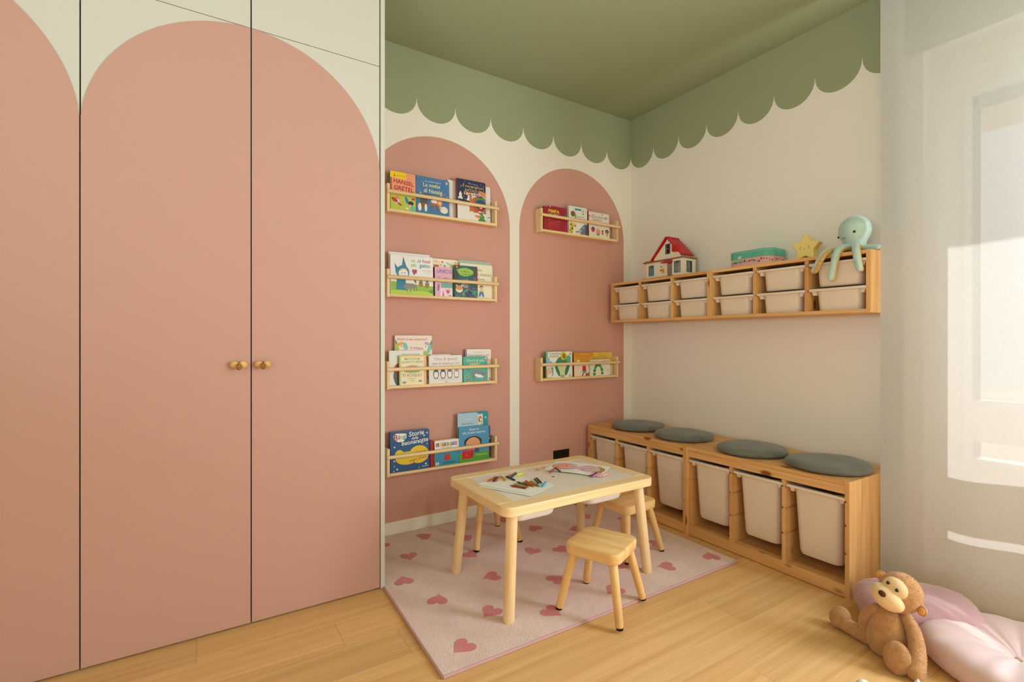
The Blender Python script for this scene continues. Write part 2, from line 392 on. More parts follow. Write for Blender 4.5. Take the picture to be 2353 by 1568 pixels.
# ------------------------------------------------------------------ rug
RC = [(-2.212, -1.285), (-.560, -1.292), (-.553, -.022), (-2.176, -.022)]
rugm, nt, b = base('rug_pile', .95, .05); L = nt.links.new
tc = node(nt, 'ShaderNodeTexCoord'); n = node(nt, 'ShaderNodeTexNoise'); n.inputs['Scale'].default_value = 300; n.inputs['Detail'].default_value = 2; L(tc.outputs['Object'], n.inputs['Vector'])
n2 = node(nt, 'ShaderNodeTexNoise'); n2.inputs['Scale'].default_value = 7; n2.inputs['Detail'].default_value = 4; L(tc.outputs['Object'], n2.inputs['Vector'])
def rugcol(nt, b, n, n2, ca, cb):
    L = nt.links.new
    m1 = node(nt, 'ShaderNodeMath', operation='MULTIPLY_ADD'); L(n2.outputs['Fac'], m1.inputs[0]); m1.inputs[1].default_value = .5; L(n.outputs['Fac'], m1.inputs[2])
    r = node(nt, 'ShaderNodeValToRGB'); r.color_ramp.elements[0].position = .5; r.color_ramp.elements[1].position = 1.0
    r.color_ramp.elements[0].color = lin(ca); r.color_ramp.elements[1].color = lin(cb); L(m1.outputs[0], r.inputs['Fac']); L(r.outputs[0], b.inputs['Base Color'])
    bp = node(nt, 'ShaderNodeBump'); bp.inputs['Strength'].default_value = .9; bp.inputs['Distance'].default_value = .005; L(n.outputs['Fac'], bp.inputs['Height']); L(bp.outputs[0], b.inputs['Normal'])
    b.inputs['Sheen Weight'].default_value = .3
rugcol(nt, b, n, n2, 'deb6aa', 'f6dfd6')
hm, nt, b = base('rug_heart_pile', .95, .05); L = nt.links.new
tc = node(nt, 'ShaderNodeTexCoord'); n = node(nt, 'ShaderNodeTexNoise'); n.inputs['Scale'].default_value = 300; L(tc.outputs['Object'], n.inputs['Vector'])
n2 = node(nt, 'ShaderNodeTexNoise'); n2.inputs['Scale'].default_value = 7; L(tc.outputs['Object'], n2.inputs['Vector'])
rugcol(nt, b, n, n2, 'd0666d', 'e78e92')
rug = thing('heart_rug', 'pale pink pile rug patterned with darker pink hearts', 'rug', (-1.4, -.65, 0))
MB().prism(RC, 2, .0005, .0115).build('pile', rugm, rug, bevel=.003)
loop = []
for i in range(4):
    a, c = Vector(RC[i]+(.006,)), Vector(RC[(i+1) % 4]+(.006,))
    MB().tube([a, c], .0062, 8).build('binding', flat('rug_binding', 'c39a98', .8, bump=.5, bscale=300), rug, smooth=True)
def heart(n=28):
    out = []
    for k in range(n):
        t = 2*math.pi*k/n; x = 16*math.sin(t)**3; y_ = 13*math.cos(t)-5*math.cos(2*t)-2*math.cos(3*t)-math.cos(4*t)
        out.append((x/34, (y_+2.5)/34))
    return out
HP = heart()
hearts = [(-1.804,-.133,10),(-1.308,-.153,170),(-1.984,-.346,-100),(-2.097,-.573,80),(-1.203,-.372,95),(-1.004,-.522,165),(-1.695,-.50,-75),(-1.61,-.28,15),(-1.40,-.64,-140),(-1.25,-.706,-80),(-1.73,-.764,175),(-2.027,-.816,60),(-1.47,-.949,15),(-1.884,-1.03,-155),(-1.661,-1.17,-70),(-1.321,-1.177,-170),(-.929,-1.14,150),(-.634,-1.185,55),(-.745,-.924,-20),(-.639,-.548,150),(-.80,-.385,10),(-2.089,-1.18,-160),(-1.11,-1.02,-60),(-.99,-.15,120),(-.68,-.2,40),(-1.0,-.8,100),(-2.07,-.13,120)]
hme = None
for hx, hy, ang in hearts:
    if hme is None:
        o = MB().prism([(q[0]*.098, q[1]*.105) for q in HP], 2, 0, .0035).build('heart', hm); hme = o.data
    else:
        o = bpy.data.objects.new('heart', hme); COL.objects.link(o)
    o.parent = rug; o.location = Vector((hx, hy, .0095))-rug.location; o.rotation_euler = (0, 0, R(ang+90))

# ------------------------------------------------------------------ storage bins
def bin_meshes(hx, hy, h, rimx, rimy, taper, prefix):
    """open tub hanging from a flat rim; origin at the top centre"""
    t = MB(); rr = []
    for dz, k in ((0, 1), (.3, 1-taper*.3), (.7, 1-taper*.7), (.93, 1-taper*.93), (.985, 1-taper-.03), (1, 1-taper-.11)):
        rr.append([(px, py, -h*dz) for px, py in rrect(hx*k if dz else hx, hy*k, .03 if dz < 1 else .025)])
    inn = [[(px, py, -h*dz+.0) for px, py in rrect((hx-.003)*k, (hy-.003)*k, .028)] for dz, k in ((.0, 1), (.97, 1-taper))]
    t.rings(rr, cap0=False); t.rings(inn[::-1], cap1=False)
    r = MB(); o0 = rrect(rimx, rimy, .016); i0 = rrect(hx-.003, hy-.003, .028); n = len(o0)
    zt, zb = .004, -.008
    r.rings([[(p[0], p[1], zb) for p in i0], [(p[0], p[1], zb) for p in o0], [(p[0], p[1], zt-.002) for p in o0], [(p[0]*.995, p[1]*.995, zt) for p in o0], [(p[0], p[1], zt) for p in i0], [(p[0], p[1], zb) for p in i0]], False, False)
    for sy in (-1, 1):
        for sx in (-1, 1):
            y0 = sy*(hy-.004); y1 = sy*(rimy-.018)
            r.prism([(y0, zb-.020), (y1-sy*.004, zb-.020), (y1, zb-.006), (sy*(rimy-.008), zb), (y0, zb)], 0, sx*(hx-.035), sx*(hx-.001))
    return t, r
bt, br = bin_meshes(.105, .104, .118, .118, .138, .07, 'shallow')
def make_bin(name, t, r, label, loc, group):
    root = thing(name, label, 'storage bin', loc, 0, group)
    o1 = t.build('tub', WHITE, root, smooth=True, sharp=50, world=False); o2 = r.build('rim', WHITE, root, smooth=True, sharp=35, world=False)
    return root
def place_bin(cache, key, t, r, name, label, loc, group):
    if key not in cache: cache[key] = make_bin(name, t, r, label, loc, group); return cache[key]
    o = dup(cache[key], loc); o['label'] = label; return o
BINS = {}
def divider(ya, yb, x0, x1, z0, z1, grooves, mat, name, parent, outer=0):
    m = MB(); zz = [z0]+[g for q in sorted(grooves) for g in (q-.005, q+.005)]+[z1]
    if outer:
        if outer < 0: m.box(x0, x1, ya, ya+.010, z0, z1); ya += .0102
        else: m.box(x0, x1, yb-.010, yb, z0, z1); yb -= .0102
        m.box(x0+.003, x1-.001, ya if outer < 0 else ya+.004, yb if outer > 0 else yb-.004, z0+.001, z1-.001)
    else: m.box(x0+.003, x1, ya+.006, yb-.006, z0, z1)
    for a, c in zip(zz[::2], zz[1::2]): m.box(x0, x1-.001, ya, yb, a, c)
    return m.build(name, mat, parent, bevel=0 if outer else .0015, seg=1)
# wall cabinets
YC0, LC = -.044, .865; ZC0, ZC1 = 1.2846, 1.582; XC = -.2573
names = [('wall cabinet', 'nearer the arched wall'), ('wall cabinet', 'nearer the curtain')]
for u in range(2):
    y1 = YC0-LC*u-.0006; y0 = y1-LC+.0012
    rt = thing('wall_cabinet', ('pine wall cabinet under the toy house, nearer the corner', 'pine wall cabinet under the toy octopus, nearer the curtain')[u], 'cabinet', (XC/2, (y0+y1)/2, ZC0), 0, 'wall hung toy cabinets')
    MB().box(XC, -.001, y0+.018, y1-.018, ZC1-.018, ZC1).build('top_board', pine(1), rt, bevel=.0015)
    MB().box(XC, -.001, y0+.018, y1-.018, ZC0, ZC0+.018).build('bottom_board', pine(1), rt, bevel=.0015)
    divider(y0, y0+.018, XC-.002, -.001, ZC0, ZC1, [1.405, 1.536], pine(2), 'side_board', rt, -1)
    divider(y1-.018, y1, XC-.002, -.001, ZC0, ZC1, [1.405, 1.536], pine(2), 'side_board', rt, 1)
    cw = (LC-.036-.04)/3; cells = []
    yy = y1-.018
    for k in range(3):
        cells.append(yy-cw/2); yy -= cw
        if k < 2: divider(yy-.020, yy, XC-.001, -.001, ZC0+.018, ZC1-.018, [1.405, 1.536], pine(2), 'divider', rt); yy -= .02
    if u == 1:
        for zz in (ZC0+.012, ZC1-.012): MB().tube([(XC+.10, y0-.0015, zz), (XC+.10, y0+.001, zz)], .004, 10).build('screw', STEEL, rt, smooth=True)
    for rowi, zr in enumerate((1.541, 1.410)):
        for k, yc in enumerate(cells):
            n = k+3*u; pos = ('first', 'second', 'third', 'fourth', 'fifth', 'sixth')[n]
            lab = 'white plastic bin in the %s row of wall cabinets, %s from the corner' % (('upper', 'lower')[rowi], pos)
            place_bin(BINS, 's', bt, br, 'storage_bin', lab, (XC+.118+(random.random()*.006), yc, zr), 'shallow bins in the wall cabinets')
# bench units
YB0, LB = -.032, .874; XBF = -.4773; ZBT = .521
dt, dr = bin_meshes(.195, .106, .335, .21, .139, .115, 'deep')
for u in range(2):
    y1 = YB0-LB*u-.0006; y0 = y1-LB+.0012
    rt = thing('storage_bench', ('low pine storage bench unit set in the corner', 'low pine storage bench unit beside the curtain')[u], 'bench', (XBF/2-.01, (y0+y1)/2, 0), 0, 'toy storage benches')
    XR = -.018
    MB().box(XBF+.001, XR, y0+.018, y1-.018, ZBT-.018, ZBT).build('top_board', pine(1), rt, bevel=.0015)
    MB().box(XBF, XBF+.02, y0+.018, y1-.018, ZBT-.057, ZBT-.0185).build('front_rail', pine(1), rt, bevel=.0015)
    MB().box(XBF+.001, XBF+.02, y0+.018, y1-.018, .003, .058).build('bottom_rail', pine(1), rt, bevel=.0015)
    MB().box(XBF+.0205, XR, y0+.018, y1-.018, .038, .054).build('bottom_board', pine(1), rt, bevel=.0015)
    divider(y0, y0+.018, XBF-.002, XR, 0, ZBT+.0005, [.432, .325, .20], pine(2), 'side_board', rt, -1)
    divider(y1-.018, y1, XBF-.002, XR, 0, ZBT+.0005, [.432, .325, .20], pine(2), 'side_board', rt, 1)
    if u == 1:
        for zz in (.035, ZBT-.035):
            for xx in (XBF+.02, XR-.06): MB().tube([(xx, y0-.0015, zz), (xx, y0+.001, zz)], .004, 10).build('screw', STEEL, rt, smooth=True)
    yy = y1-.018; cw = (LB-.036-.04)/3
    for k in range(3):
        yc = yy-cw/2; yy -= cw
        if k < 2: divider(yy-.020, yy, XBF, XR, .054, ZBT-.058, [.432, .325, .20], pine(2), 'divider', rt); yy -= .02
        pos = ('first', 'second', 'third', 'fourth', 'fifth', 'sixth')[k+3*u]
        place_bin(BINS, 'd', dt, dr, 'storage_bin', 'deep white plastic bin under the bench, %s from the corner' % pos, (XBF+.212, yc, .442), 'deep bins in the benches')
# round seat cushions
def round_cushion(r, h, seed):
    m = MB(); prof = [(0.002, 0), (.5, .0), (.86, .06), (.965, .22), (1.0, .45), (.975, .66), (.9, .86), (.75, .96), (.5, 1.0), (.25, .985), (.002, .98)]
    rr = []; N = 48; rnd = random.Random(seed); ph = [rnd.random()*6.28 for _ in range(6)]
    for q, z in prof:
        ring = []
        for k in range(N):
            a = 2*math.pi*k/N
            w = 1+.012*math.sin(3*a+ph[0])+.008*math.sin(7*a+ph[1])
            dz = (.05*math.sin(2*a+ph[2])+.03*math.sin(5*a+ph[3]+q*4))*(q if z > .5 else 0)
            ring.append((r*q*w*math.cos(a), r*q*w*math.sin(a), h*(z+dz)))
        rr.append(ring)
    return m.rings(rr)
cl = ['grey velvet round cushion nearest the corner on the bench', 'grey velvet round cushion second from the corner on the bench', 'grey velvet round cushion third from the corner on the bench', 'grey velvet round cushion nearest the curtain on the bench']
for i, (cx, cyy) in enumerate(((-.275, -.335), (-.28, -.735), (-.29, -1.205), (-.282, -1.598))):
    o = round_cushion((.183, .183, .185, .188)[i], .042, i).build('seat_cushion', VELVET, None, smooth=True, sharp=80)
    o.location = (cx, cyy, ZBT+.0008); tag(o, cl[i], 'cushion', 'round bench cushions')

# ------------------------------------------------------------------ play table
TX0, TX1, TY0, TY1, TZ = -1.882, -1.022, -1.157, -.603, .48
tb = thing('play_table', 'light pine children table with white inset top', 'table', (-1.45, -.88, .0115))
IX0, IX1, IY0, IY1 = -1.80, -1.092, -1.088, -.672
tcx, tcy = (TX0+TX1)/2, (TY0+TY1)/2
def frame_bar(poly, mat, nm):
    return MB().prism(poly, 2, TZ-.040, TZ).build(nm, mat, tb, bevel=.004, seg=3)
oc = rrect((TX1-TX0)/2, (TY1-TY0)/2, .045, 8, tcx, tcy)
def half(poly, fn): return [p for p in poly if fn(p)]
frame_bar([(TX0, IY0)]+[p for p in oc if p[1] < IY0-.02 and p[0] < tcx]+[p for p in oc if p[1] < IY0-.02 and p[0] > tcx]+[(TX1, IY0)], birch(0), 'frame_rail')
frame_bar([(TX1, IY1)]+[p for p in oc if p[1] > IY1+.02 and p[0] > tcx]+[p for p in oc if p[1] > IY1+.02 and p[0] < tcx]+[(TX0, IY1)], birch(0), 'frame_rail')
frame_bar([(TX0, IY0+.0005), (IX0, IY0+.0005), (IX0, IY1-.0005), (TX0, IY1-.0005)], birch(1), 'frame_rail')
frame_bar([(IX1, IY0+.0005), (TX1, IY0+.0005), (TX1, IY1-.0005), (IX1, IY1-.0005)], birch(1), 'frame_rail')
TOPW = flat('white_laminate', 'e9e1d6', .22, .5)
MB().box(IX0+.001, -1.4407, IY0+.001, IY1-.001, TZ-.010, TZ-.0015).build('top_panel', TOPW, tb, bevel=.001)
MB().box(-1.4393, IX1-.001, IY0+.001, IY1-.001, TZ-.010, TZ-.0015).build('top_panel', TOPW, tb, bevel=.001)
MB().box(-1.447, -1.433, -.885, -.873, TZ-.0016, TZ-.0008).build('finger_slot', flat('slot', '6b4a2e', .8), tb)
for bx, by in ((-1.853, -1.130), (-1.851, -.634), (-1.052, -1.132), (-1.052, -.634)):
    ix = .034 if bx < tcx else -.034; iy = .03 if by < tcy else -.03
    MB().tube([(bx, by, .012), (bx, by, .016), (bx+ix, by+iy, TZ-.039)], [.0215, .0235, .0245], 24).build('leg', birch(2), tb, smooth=True, sharp=50)
for tx, nm in ((-1.66, 'left'), (-1.245, 'right')):
    t = MB(); rr = []
    for z, k, rd in ((TZ-.012, 1, .04), (.40, .96, .05), (.375, .92, .05), (.366, .86, .045), (.364, .78, .04)):
        rr.append([(tx+p[0], -.88+p[1], z) for p in rrect(.125*k, .185*k, rd, 7)])
    t.rings(rr, cap0=False)
    t.rings([[(tx+p[0]*.98, -.88+p[1]*.98, TZ-.012) for p in rrect(.125, .185, .04, 7)], [(tx+p[0]*.95, -.88+p[1]*.95, .372) for p in rrect(.115, .172, .04, 7)]], cap0=False)
    o = t.build('play_tray', TRAYW, None, smooth=True, sharp=60, loc=(tx, -.88, .364))
    tag(o, 'white plastic tray hung under the %s half of the play table' % nm, 'tray', 'trays under the table')

# ------------------------------------------------------------------ stools
def make_stool():
    rt = thing('stool', '', 'stool', (0, 0, 0), 0, 'children stools around the table')
    s = MB(); rr = []
    for z, k in ((.236, .965), (.240, .985), (.262, 1), (.275, .995), (.279, .975), (.2805, .95)):
        rr.append([(p[0], p[1], z) for p in rrect(.124*k, .124*k, .042*k, 8)])
    s.rings(rr).build('seat', beech(0), rt, smooth=True, sharp=40, world=False)
    leg = None
    for qx, qy in ((1, 1), (-1, 1), (-1, -1), (1, -1)):
        m = MB().tube([(qx*.135, qy*.135, .008), (qx*.134, qy*.134, .013), (qx*.088, qy*.088, .238)], [.0145, .0165, .0185], 18)
        lg = m.build('leg', beech(2), rt, smooth=True, sharp=50, world=False)
        MB().tube([(qx*.1355, qy*.1355, .0005), (qx*.135, qy*.135, .0085)], [.0135, .015], 16).build('foot_pad', RUBBER, lg, smooth=True, sharp=50, world=False)
    return rt
st = make_stool()
st.location = (-1.446, -1.234, .0118); st.rotation_euler = (0, 0, R(114)); st['label'] = 'small pine stool at the near side of the play table, at the rug edge'
s2 = dup(st, (-.945, -.878, .0118), R(3)); s2['label'] = 'small pine stool between the play table and the storage bench'
s3 = dup(st, (-1.512, -.352, .0118), R(-3)); s3['label'] = 'small pine stool behind the play table by the baseboard'
# ------------------------------------------------------------------ book shelves on the arched wall
def shelf(cx, z0, label, pins):
    rt = thing('picture_shelf', label, 'shelf', (cx, -.035, z0), 0, 'pine picture shelves')
    a, c = cx-.3645, cx+.3645
    for x0 in (a, c-.0165): MB().box(x0, x0+.0165, -.07, -.0005, z0, z0+.162).build('end_panel', birch(2), rt, bevel=.0015)
    MB().box(a+.0168, c-.0168, -.0685, -.001, z0+.003, z0+.0195).build('base_board', birch(0), rt, bevel=.0015)
    rl = MB().tube([(a-.004, -.0785, z0+.115), (c+.004, -.0785, z0+.115)], .0105, 16).build('front_rail', birch(0), rt, smooth=True, sharp=50)
    if pins:
        for px in (a+.008, c-.008): MB().tube([(px, -.0885, z0+.115), (px, -.0905, z0+.115)], [.0035, .003], 10).build('plug', flat('white_plug', 'f2efe8', .4), rl, smooth=True)
    return rt
SH = {'a1': (-1.648, 1.89), 'a2': (-1.648, 1.40), 'a3': (-1.648, .869), 'a4': (-1.648, .366), 'b1': (-.570, 1.90), 'b2': (-.570, .866)}
SL = {'a1': 'pine picture shelf at the top of the larger arch', 'a2': 'pine picture shelf second from the top on the larger arch', 'a3': 'pine picture shelf third from the top on the larger arch', 'a4': 'pine picture shelf lowest on the larger arch', 'b1': 'pine picture shelf high on the narrower arch', 'b2': 'pine picture shelf in the middle of the narrower arch'}
for k_, (cx, z0) in SH.items(): shelf(cx, z0, SL[k_], k_ in ('a2', 'a3'))

# ------------------------------------------------------------------ books: cover print is laid out in fractions of the cover (u right, v up)
def r_(u0, v0, u1, v1, c): return ('p', [(u0, v0), (u1, v0), (u1, v1), (u0, v1)], c)
def e_(u, v, ru, rv, c, a=0): return ('e', u, v, ru, rv, c, a)
def p_(pts, c): return ('p', pts, c)
def t_(s, u, v, sz, c, al='C', rot=0, bold=0, sh=0): return ('t', s, u, v, sz, c, al, rot, bold, sh)
def s_(u, v, r, c, n=5): return ('s', u, v, r, c, n)
def dots(n, c, seed, u0=0, u1=1, v0=0, v1=1, r=.008):
    q = random.Random(seed); return [e_(u0+(u1-u0)*q.random(), v0+(v1-v0)*q.random(), r*(.6+q.random()*.8), r, c) for _ in range(n)]
def tiles(word, u, v, w, h, cols, tc='f8f4ea', sz=.13):
    out = []
    for i, ch in enumerate(word):
        x = u+i*w; out += [r_(x, v, x+w*.94, v+h, cols[i % len(cols)]), t_(ch, x+w*.47, v+h*.2, sz, tc, bold=.012)]
    return out
RAIN = ['7b3a8c', 'c9c431', 'c8322f', '4b9a58', 'e0962f', '3f76b5', 'b93a86']
# name: (shelf, x0, x1, ztop, y front, thickness, cover, spine, label, print)
BK = [
('hansel','a1',-1.990,-1.836,2.132,-.058,.014,'f0a07a','3f7d52','picture book with red HANSEL E GRETEL title and yellow band',
 [r_(0,.83,.62,1,'f5cf12'),p_([(.13,.87),(.21,.87),(.17,.94)],'d8442c'),t_('LE FIABE BELLE',.42,.885,.055,'8a6d10'),r_(0,0,1,.42,'b9c64a'),r_(0,.42,.06,.83,'b5532e'),t_('HANSEL',.52,.685,.225,'b3202c',rot=-4,bold=.02),t_('E',.52,.625,.09,'b3202c'),t_('GRETEL',.52,.52,.225,'b3202c',rot=-2,bold=.02),s_(.86,.78,.05,'e8a83c'),s_(.72,.86,.03,'d9863c'),e_(.90,.48,.10,.05,'9a5a2e',10),e_(.27,.30,.09,.09,'e9893c'),e_(.26,.22,.10,.10,'d9d3dc'),e_(.16,.25,.14,.07,'c2352c',-30),e_(.36,.15,.10,.04,'c9402f',-30),e_(.64,.28,.06,.14,'3f7fb0',20),e_(.80,.21,.11,.08,'3a2b26'),e_(.78,.14,.06,.06,'f0b58c'),e_(.88,.07,.10,.12,'6cc0a4',20),e_(.66,.06,.07,.04,'e8e2d4'),e_(.9,.33,.07,.05,'c2352c')]+dots(14,'7f9a2c',3,.05,.95,.03,.3,.012)),
('notte','a1',-1.833,-1.618,2.132,-.058,.010,'4878a8','3a6590','blue picture book titled La notte di Natale with farm animals',
 dots(40,'e7dfc4',5,.03,.97,.45,.98,.006)+[t_('Carousellini Usborne',.5,.87,.058,'dfe3dc'),t_('La notte',.46,.74,.155,'f2e38c',bold=.01),t_('di Natale',.50,.58,.155,'f2e38c',bold=.01),s_(.13,.55,.04,'d9b34a'),s_(.74,.56,.055,'d9b34a'),s_(.93,.54,.03,'d9b34a'),s_(.85,.6,.025,'d9b34a'),e_(.33,.50,.09,.06,'6b6460'),p_([(.26,.51),(.23,.58),(.29,.54)],'5a524e'),p_([(.40,.51),(.43,.58),(.37,.54)],'5a524e'),e_(.52,.47,.06,.05,'c9a78a'),r_(.12,.18,.34,.44,'5f5650'),e_(.18,.22,.12,.07,'8a5a32'),e_(.10,.16,.05,.11,'ece6da'),e_(.28,.16,.04,.11,'ece6da'),r_(.44,.25,.70,.36,'a8683a'),e_(.54,.36,.11,.05,'ece2d2'),e_(.70,.34,.085,.085,'d88a42'),e_(.70,.34,.05,.05,'f0bf92'),p_([(.47,.25),(.42,.12),(.46,.12),(.52,.25)],'8a5a32'),p_([(.64,.25),(.68,.12),(.64,.12),(.58,.25)],'8a5a32'),e_(.83,.16,.12,.10,'e8dfc8'),e_(.72,.22,.04,.05,'cfae8a'),r_(.78,.02,.80,.08,'5b5048'),r_(.88,.02,.90,.08,'5b5048'),e_(.92,.92,.03,.04,'e9e2d6'),e_(.92,.92,.015,.02,'cc5a3c')]),
('starry','a1',-1.611,-1.502,2.152,-.026,.010,'efe7dc','e2d8ca','white picture book with a purple star, behind the blue one',[s_(.98,.55,.42,'5a2142',9)]),
('natale','a1',-1.564,-1.361,2.163,-.058,.016,'2f3050','a0202c','navy picture book titled NATALE over a snowy cabin scene',
 dots(34,'e9e6e0',8,.05,.97,.5,.98,.011)+[t_('Orianne Lallemand',.55,.90,.045,'c9c4c0',rot=-2),t_('Il meraviglioso',.55,.81,.13,'d8b45a',sh=.25),t_('NATALE',.48,.71,.115,'d8b45a',bold=.008),t_('di',.74,.71,.08,'d8b45a'),p_([(0,0),(1,0),(1,.52),(.62,.40),(.3,.40),(0,.46)],'e4ddd2'),p_([(.02,.5),(.20,.5),(.14,.60),(.17,.60),(.11,.70),(.05,.60),(.08,.60)],'e6e2da'),p_([(.32,.48),(.5,.48),(.45,.58),(.47,.58),(.41,.68),(.35,.58),(.37,.58)],'e6e2da'),r_(.42,.22,.72,.66,'c8703c'),r_(.56,.2,1,.60,'b8602f'),p_([(.50,.54),(.78,.66),(1,.58),(1,.64),(.78,.72),(.50,.60)],'c3d3dc'),p_([(.8,.66),(1,.60),(1,.74),(.75,.78)],'d88a58'),e_(.82,.44,.22,.20,'4d8a40'),e_(.82,.42,.18,.16,'3b4a78'),e_(.82,.26,.10,.12,'b5272c'),r_(.73,.22,.91,.25,'e9e2d8'),e_(.82,.36,.06,.05,'e9e2d8'),e_(.82,.36,.035,.025,'e5b090'),r_(.73,.10,.90,.13,'2c2a30'),p_([(.56,.13),(.70,.07),(.86,.10),(.74,.15)],'e2873c'),p_([(.70,0),(1,0),(.92,.10),(.96,.10),(.88,.19),(.91,.19),(.85,.27),(.80,.19),(.83,.19),(.76,.10),(.80,.10)],'3f8a4a')]+tiles('LUPETTO',.22,.615,.085,.075,['b0356e','b9b42f','c8322f','7fb6b0','d99a2f','4a6a9c','a8326a'],sz=.10)+[e_(.9,.07,.03,.02,'d8442c'),e_(.83,.13,.02,.015,'e8c33c'),e_(.87,.2,.015,.012,'e8c33c')]),
('plainwhite','a1',-1.484,-1.308,2.153,-.026,.010,'ece5da','ddd4c6','white picture book behind the navy one on the top shelf',[e_(.93,.17,.06,.012,'3a3a38',10),e_(.93,.14,.05,.012,'f8f6f0')]),
('whiteback','a2',-1.991,-1.738,1.667,-.042,.010,'ece8e2','e0dbd3','plain white picture book peeking above the cat book',[r_(0,0,.03,1,'e2ddd5')]),
('gatto','a2',-1.988,-1.725,1.651,-.058,.010,'ece8e2','e3ded6','wide white picture book titled se io fossi un gatto',
 [p_([(0,0),(1,0),(1,.24),(.6,.27),(.3,.30),(0,.32)],'93b93a'),p_([(0,0),(1,0),(1,.08),(.5,.12),(0,.1)],'b5cf3c'),p_([(.86,.10),(1,.16),(1,.04)],'5c9440'),t_('se',.52,.84,.11,'9bbf3c',bold=.014),t_('io',.66,.84,.11,'2c2a28',sh=.3),t_('fossi',.84,.84,.11,'c8384e',bold=.014),t_('un',.53,.72,.125,'8cb43c',bold=.016),t_('gatto',.80,.72,.125,'2f8fa8',bold=.016),t_('Maria Beatrice',.85,.625,.035,'8a8680'),t_('illustrazioni',.87,.575,.03,'a09a92'),p_([(.09,.78),(.20,.62),(.12,.52)],'3a7f9c'),p_([(.29,.96),(.38,.66),(.25,.66)],'3a7f9c'),e_(.28,.56,.15,.155,'3a7f9c'),e_(.29,.53,.11,.115,'efe9e2'),p_([(.19,.58),(.30,.64),(.38,.60),(.36,.655),(.28,.665),(.21,.62)],'d9b48a'),e_(.26,.54,.012,.012,'4a4844'),e_(.325,.55,.012,.012,'4a4844'),p_([(.22,.48),(.29,.455),(.36,.50),(.29,.47)],'4a4844'),e_(.53,.60,.035,.05,'b9486a',15),e_(.575,.60,.035,.05,'b9486a',-15),p_([(.50,.60),(.61,.60),(.535,.50)],'b9486a'),p_([(.14,.38),(.34,.38),(.36,.10),(.12,.12)],'3a7f9c'),e_(.46,.22,.14,.06,'8f8678'),r_(.36,.07,.39,.2,'8f8678'),r_(.44,.07,.47,.2,'8f8678'),r_(.52,.09,.55,.22,'8f8678'),r_(.58,.10,.61,.22,'8f8678'),e_(.36,.2,.06,.06,'8f8678'),e_(.56,.36,.02,.06,'6e665c',20),p_([(.66,.22),(.74,.22),(.755,.33),(.645,.33)],'9a7048'),p_([(.81,.20),(.89,.20),(.905,.32),(.795,.32)],'9a7048'),p_([(.66,.33),(.70,.42),(.74,.33)],'5f8f48'),p_([(.82,.33),(.85,.45),(.89,.33)],'4b7a44')]),
('flower','a2',-1.710,-1.541,1.654,-.026,.008,'f0e6d2','c9d8e0','flowery picture book peeking up behind the pink one',
 [e_(.12,.92,.09,.05,'e9c98c'),e_(.22,.9,.07,.06,'efd9a0'),s_(.36,.92,.06,'d2577c'),s_(.45,.82,.06,'d2577c'),e_(.30,.84,.05,.02,'9cae7c',40),e_(.56,.90,.05,.02,'9cae7c',-30),t_('Magica',.72,.84,.13,'9aa08a',sh=.2),r_(.02,.78,.22,.84,'d9573c'),r_(.02,.6,.10,.84,'d9573c'),e_(.92,.92,.08,.06,'e3b96a'),t_('Leggi una storia',.55,.70,.05,'7a766c')]),
('unico','a2',-1.714,-1.598,1.598,-.058,.013,'e3a8bc','7c2c52','small pink picture book titled UNICO',
 [t_('UNICO',.55,.80,.27,'6a5a9c',bold=.012),t_('+',.27,.62,.16,'5a3a5c',rot=40),e_(.62,.56,.16,.14,'a98cc0'),s_(.62,.56,.17,'a98cc0',12),t_('con',.62,.55,.08,'e6d6ea'),r_(.36,.30,1,.46,'6fae98'),e_(.15,.26,.10,.22,'a8c3cc',-8),e_(.20,.30,.05,.2,'b2417c',-8),r_(.3,0,1,.28,'ecd3dc'),p_([(.58,.24),(.90,.24),(.74,.05)],'d98aa8'),e_(.74,.16,.10,.05,'b2417c'),p_([(.42,0),(.47,.24),(.52,0)],'c45a8a'),e_(.85,.03,.08,.02,'4a4a8c')]),
('maroon','a2',-1.724,-1.62,1.595,-.042,.013,'5b2038','4c1a30','dark maroon spotted book tucked beside the pink one',dots(30,'d9c8cc',21,0,.2,0,1,.012)),
('bella','a2',-1.581,-1.421,1.619,-.058,.018,'1f5a5e','2f8a4a','dark forest picture book with green cloud titled La Bella e la Bestia',
 [p_([(0,1),(0,.3),(.12,.3),(.2,1)],'4a3a34'),p_([(.8,1),(1,1),(1,.3),(.9,.3)],'5a4034'),e_(.46,.80,.32,.17,'9ac23c'),e_(.24,.82,.12,.1,'9ac23c'),e_(.7,.8,.12,.1,'9ac23c'),t_('Primissime Fiabe',.5,.90,.055,'2c6a3a'),t_('La Bella e',.45,.79,.11,'3a6a2a',sh=.1),t_('la Bestia',.5,.70,.11,'3a6a2a',sh=.1),e_(.47,.44,.19,.18,'9a948c'),e_(.47,.47,.15,.14,'7a726a'),e_(.62,.36,.06,.2,'6b4a34'),e_(.88,.5,.06,.14,'8a4a34',20),e_(.10,.94,.04,.05,'e27a3c',40),e_(.12,.84,.03,.06,'4fa3c8',60),s_(.9,.62,.05,'d85a5a',4),e_(.19,.24,.15,.12,'ece2d2'),e_(.19,.29,.14,.09,'e08a3c'),e_(.08,.36,.03,.03,'efe8dc'),e_(.30,.36,.03,.03,'efe8dc'),e_(.4,.12,.08,.09,'6d8a4a'),e_(.62,.12,.2,.12,'1a3f5c'),e_(.85,.16,.12,.08,'2f8a5a',30),e_(.5,.22,.1,.04,'3fa08c',30)]+dots(22,'d8576a',31,.05,.95,.02,.3,.018)+dots(16,'e8d9a8',32,.05,.95,.02,.35,.012)+dots(60,'c9c2ba',33,.33,.62,.34,.58,.009)),
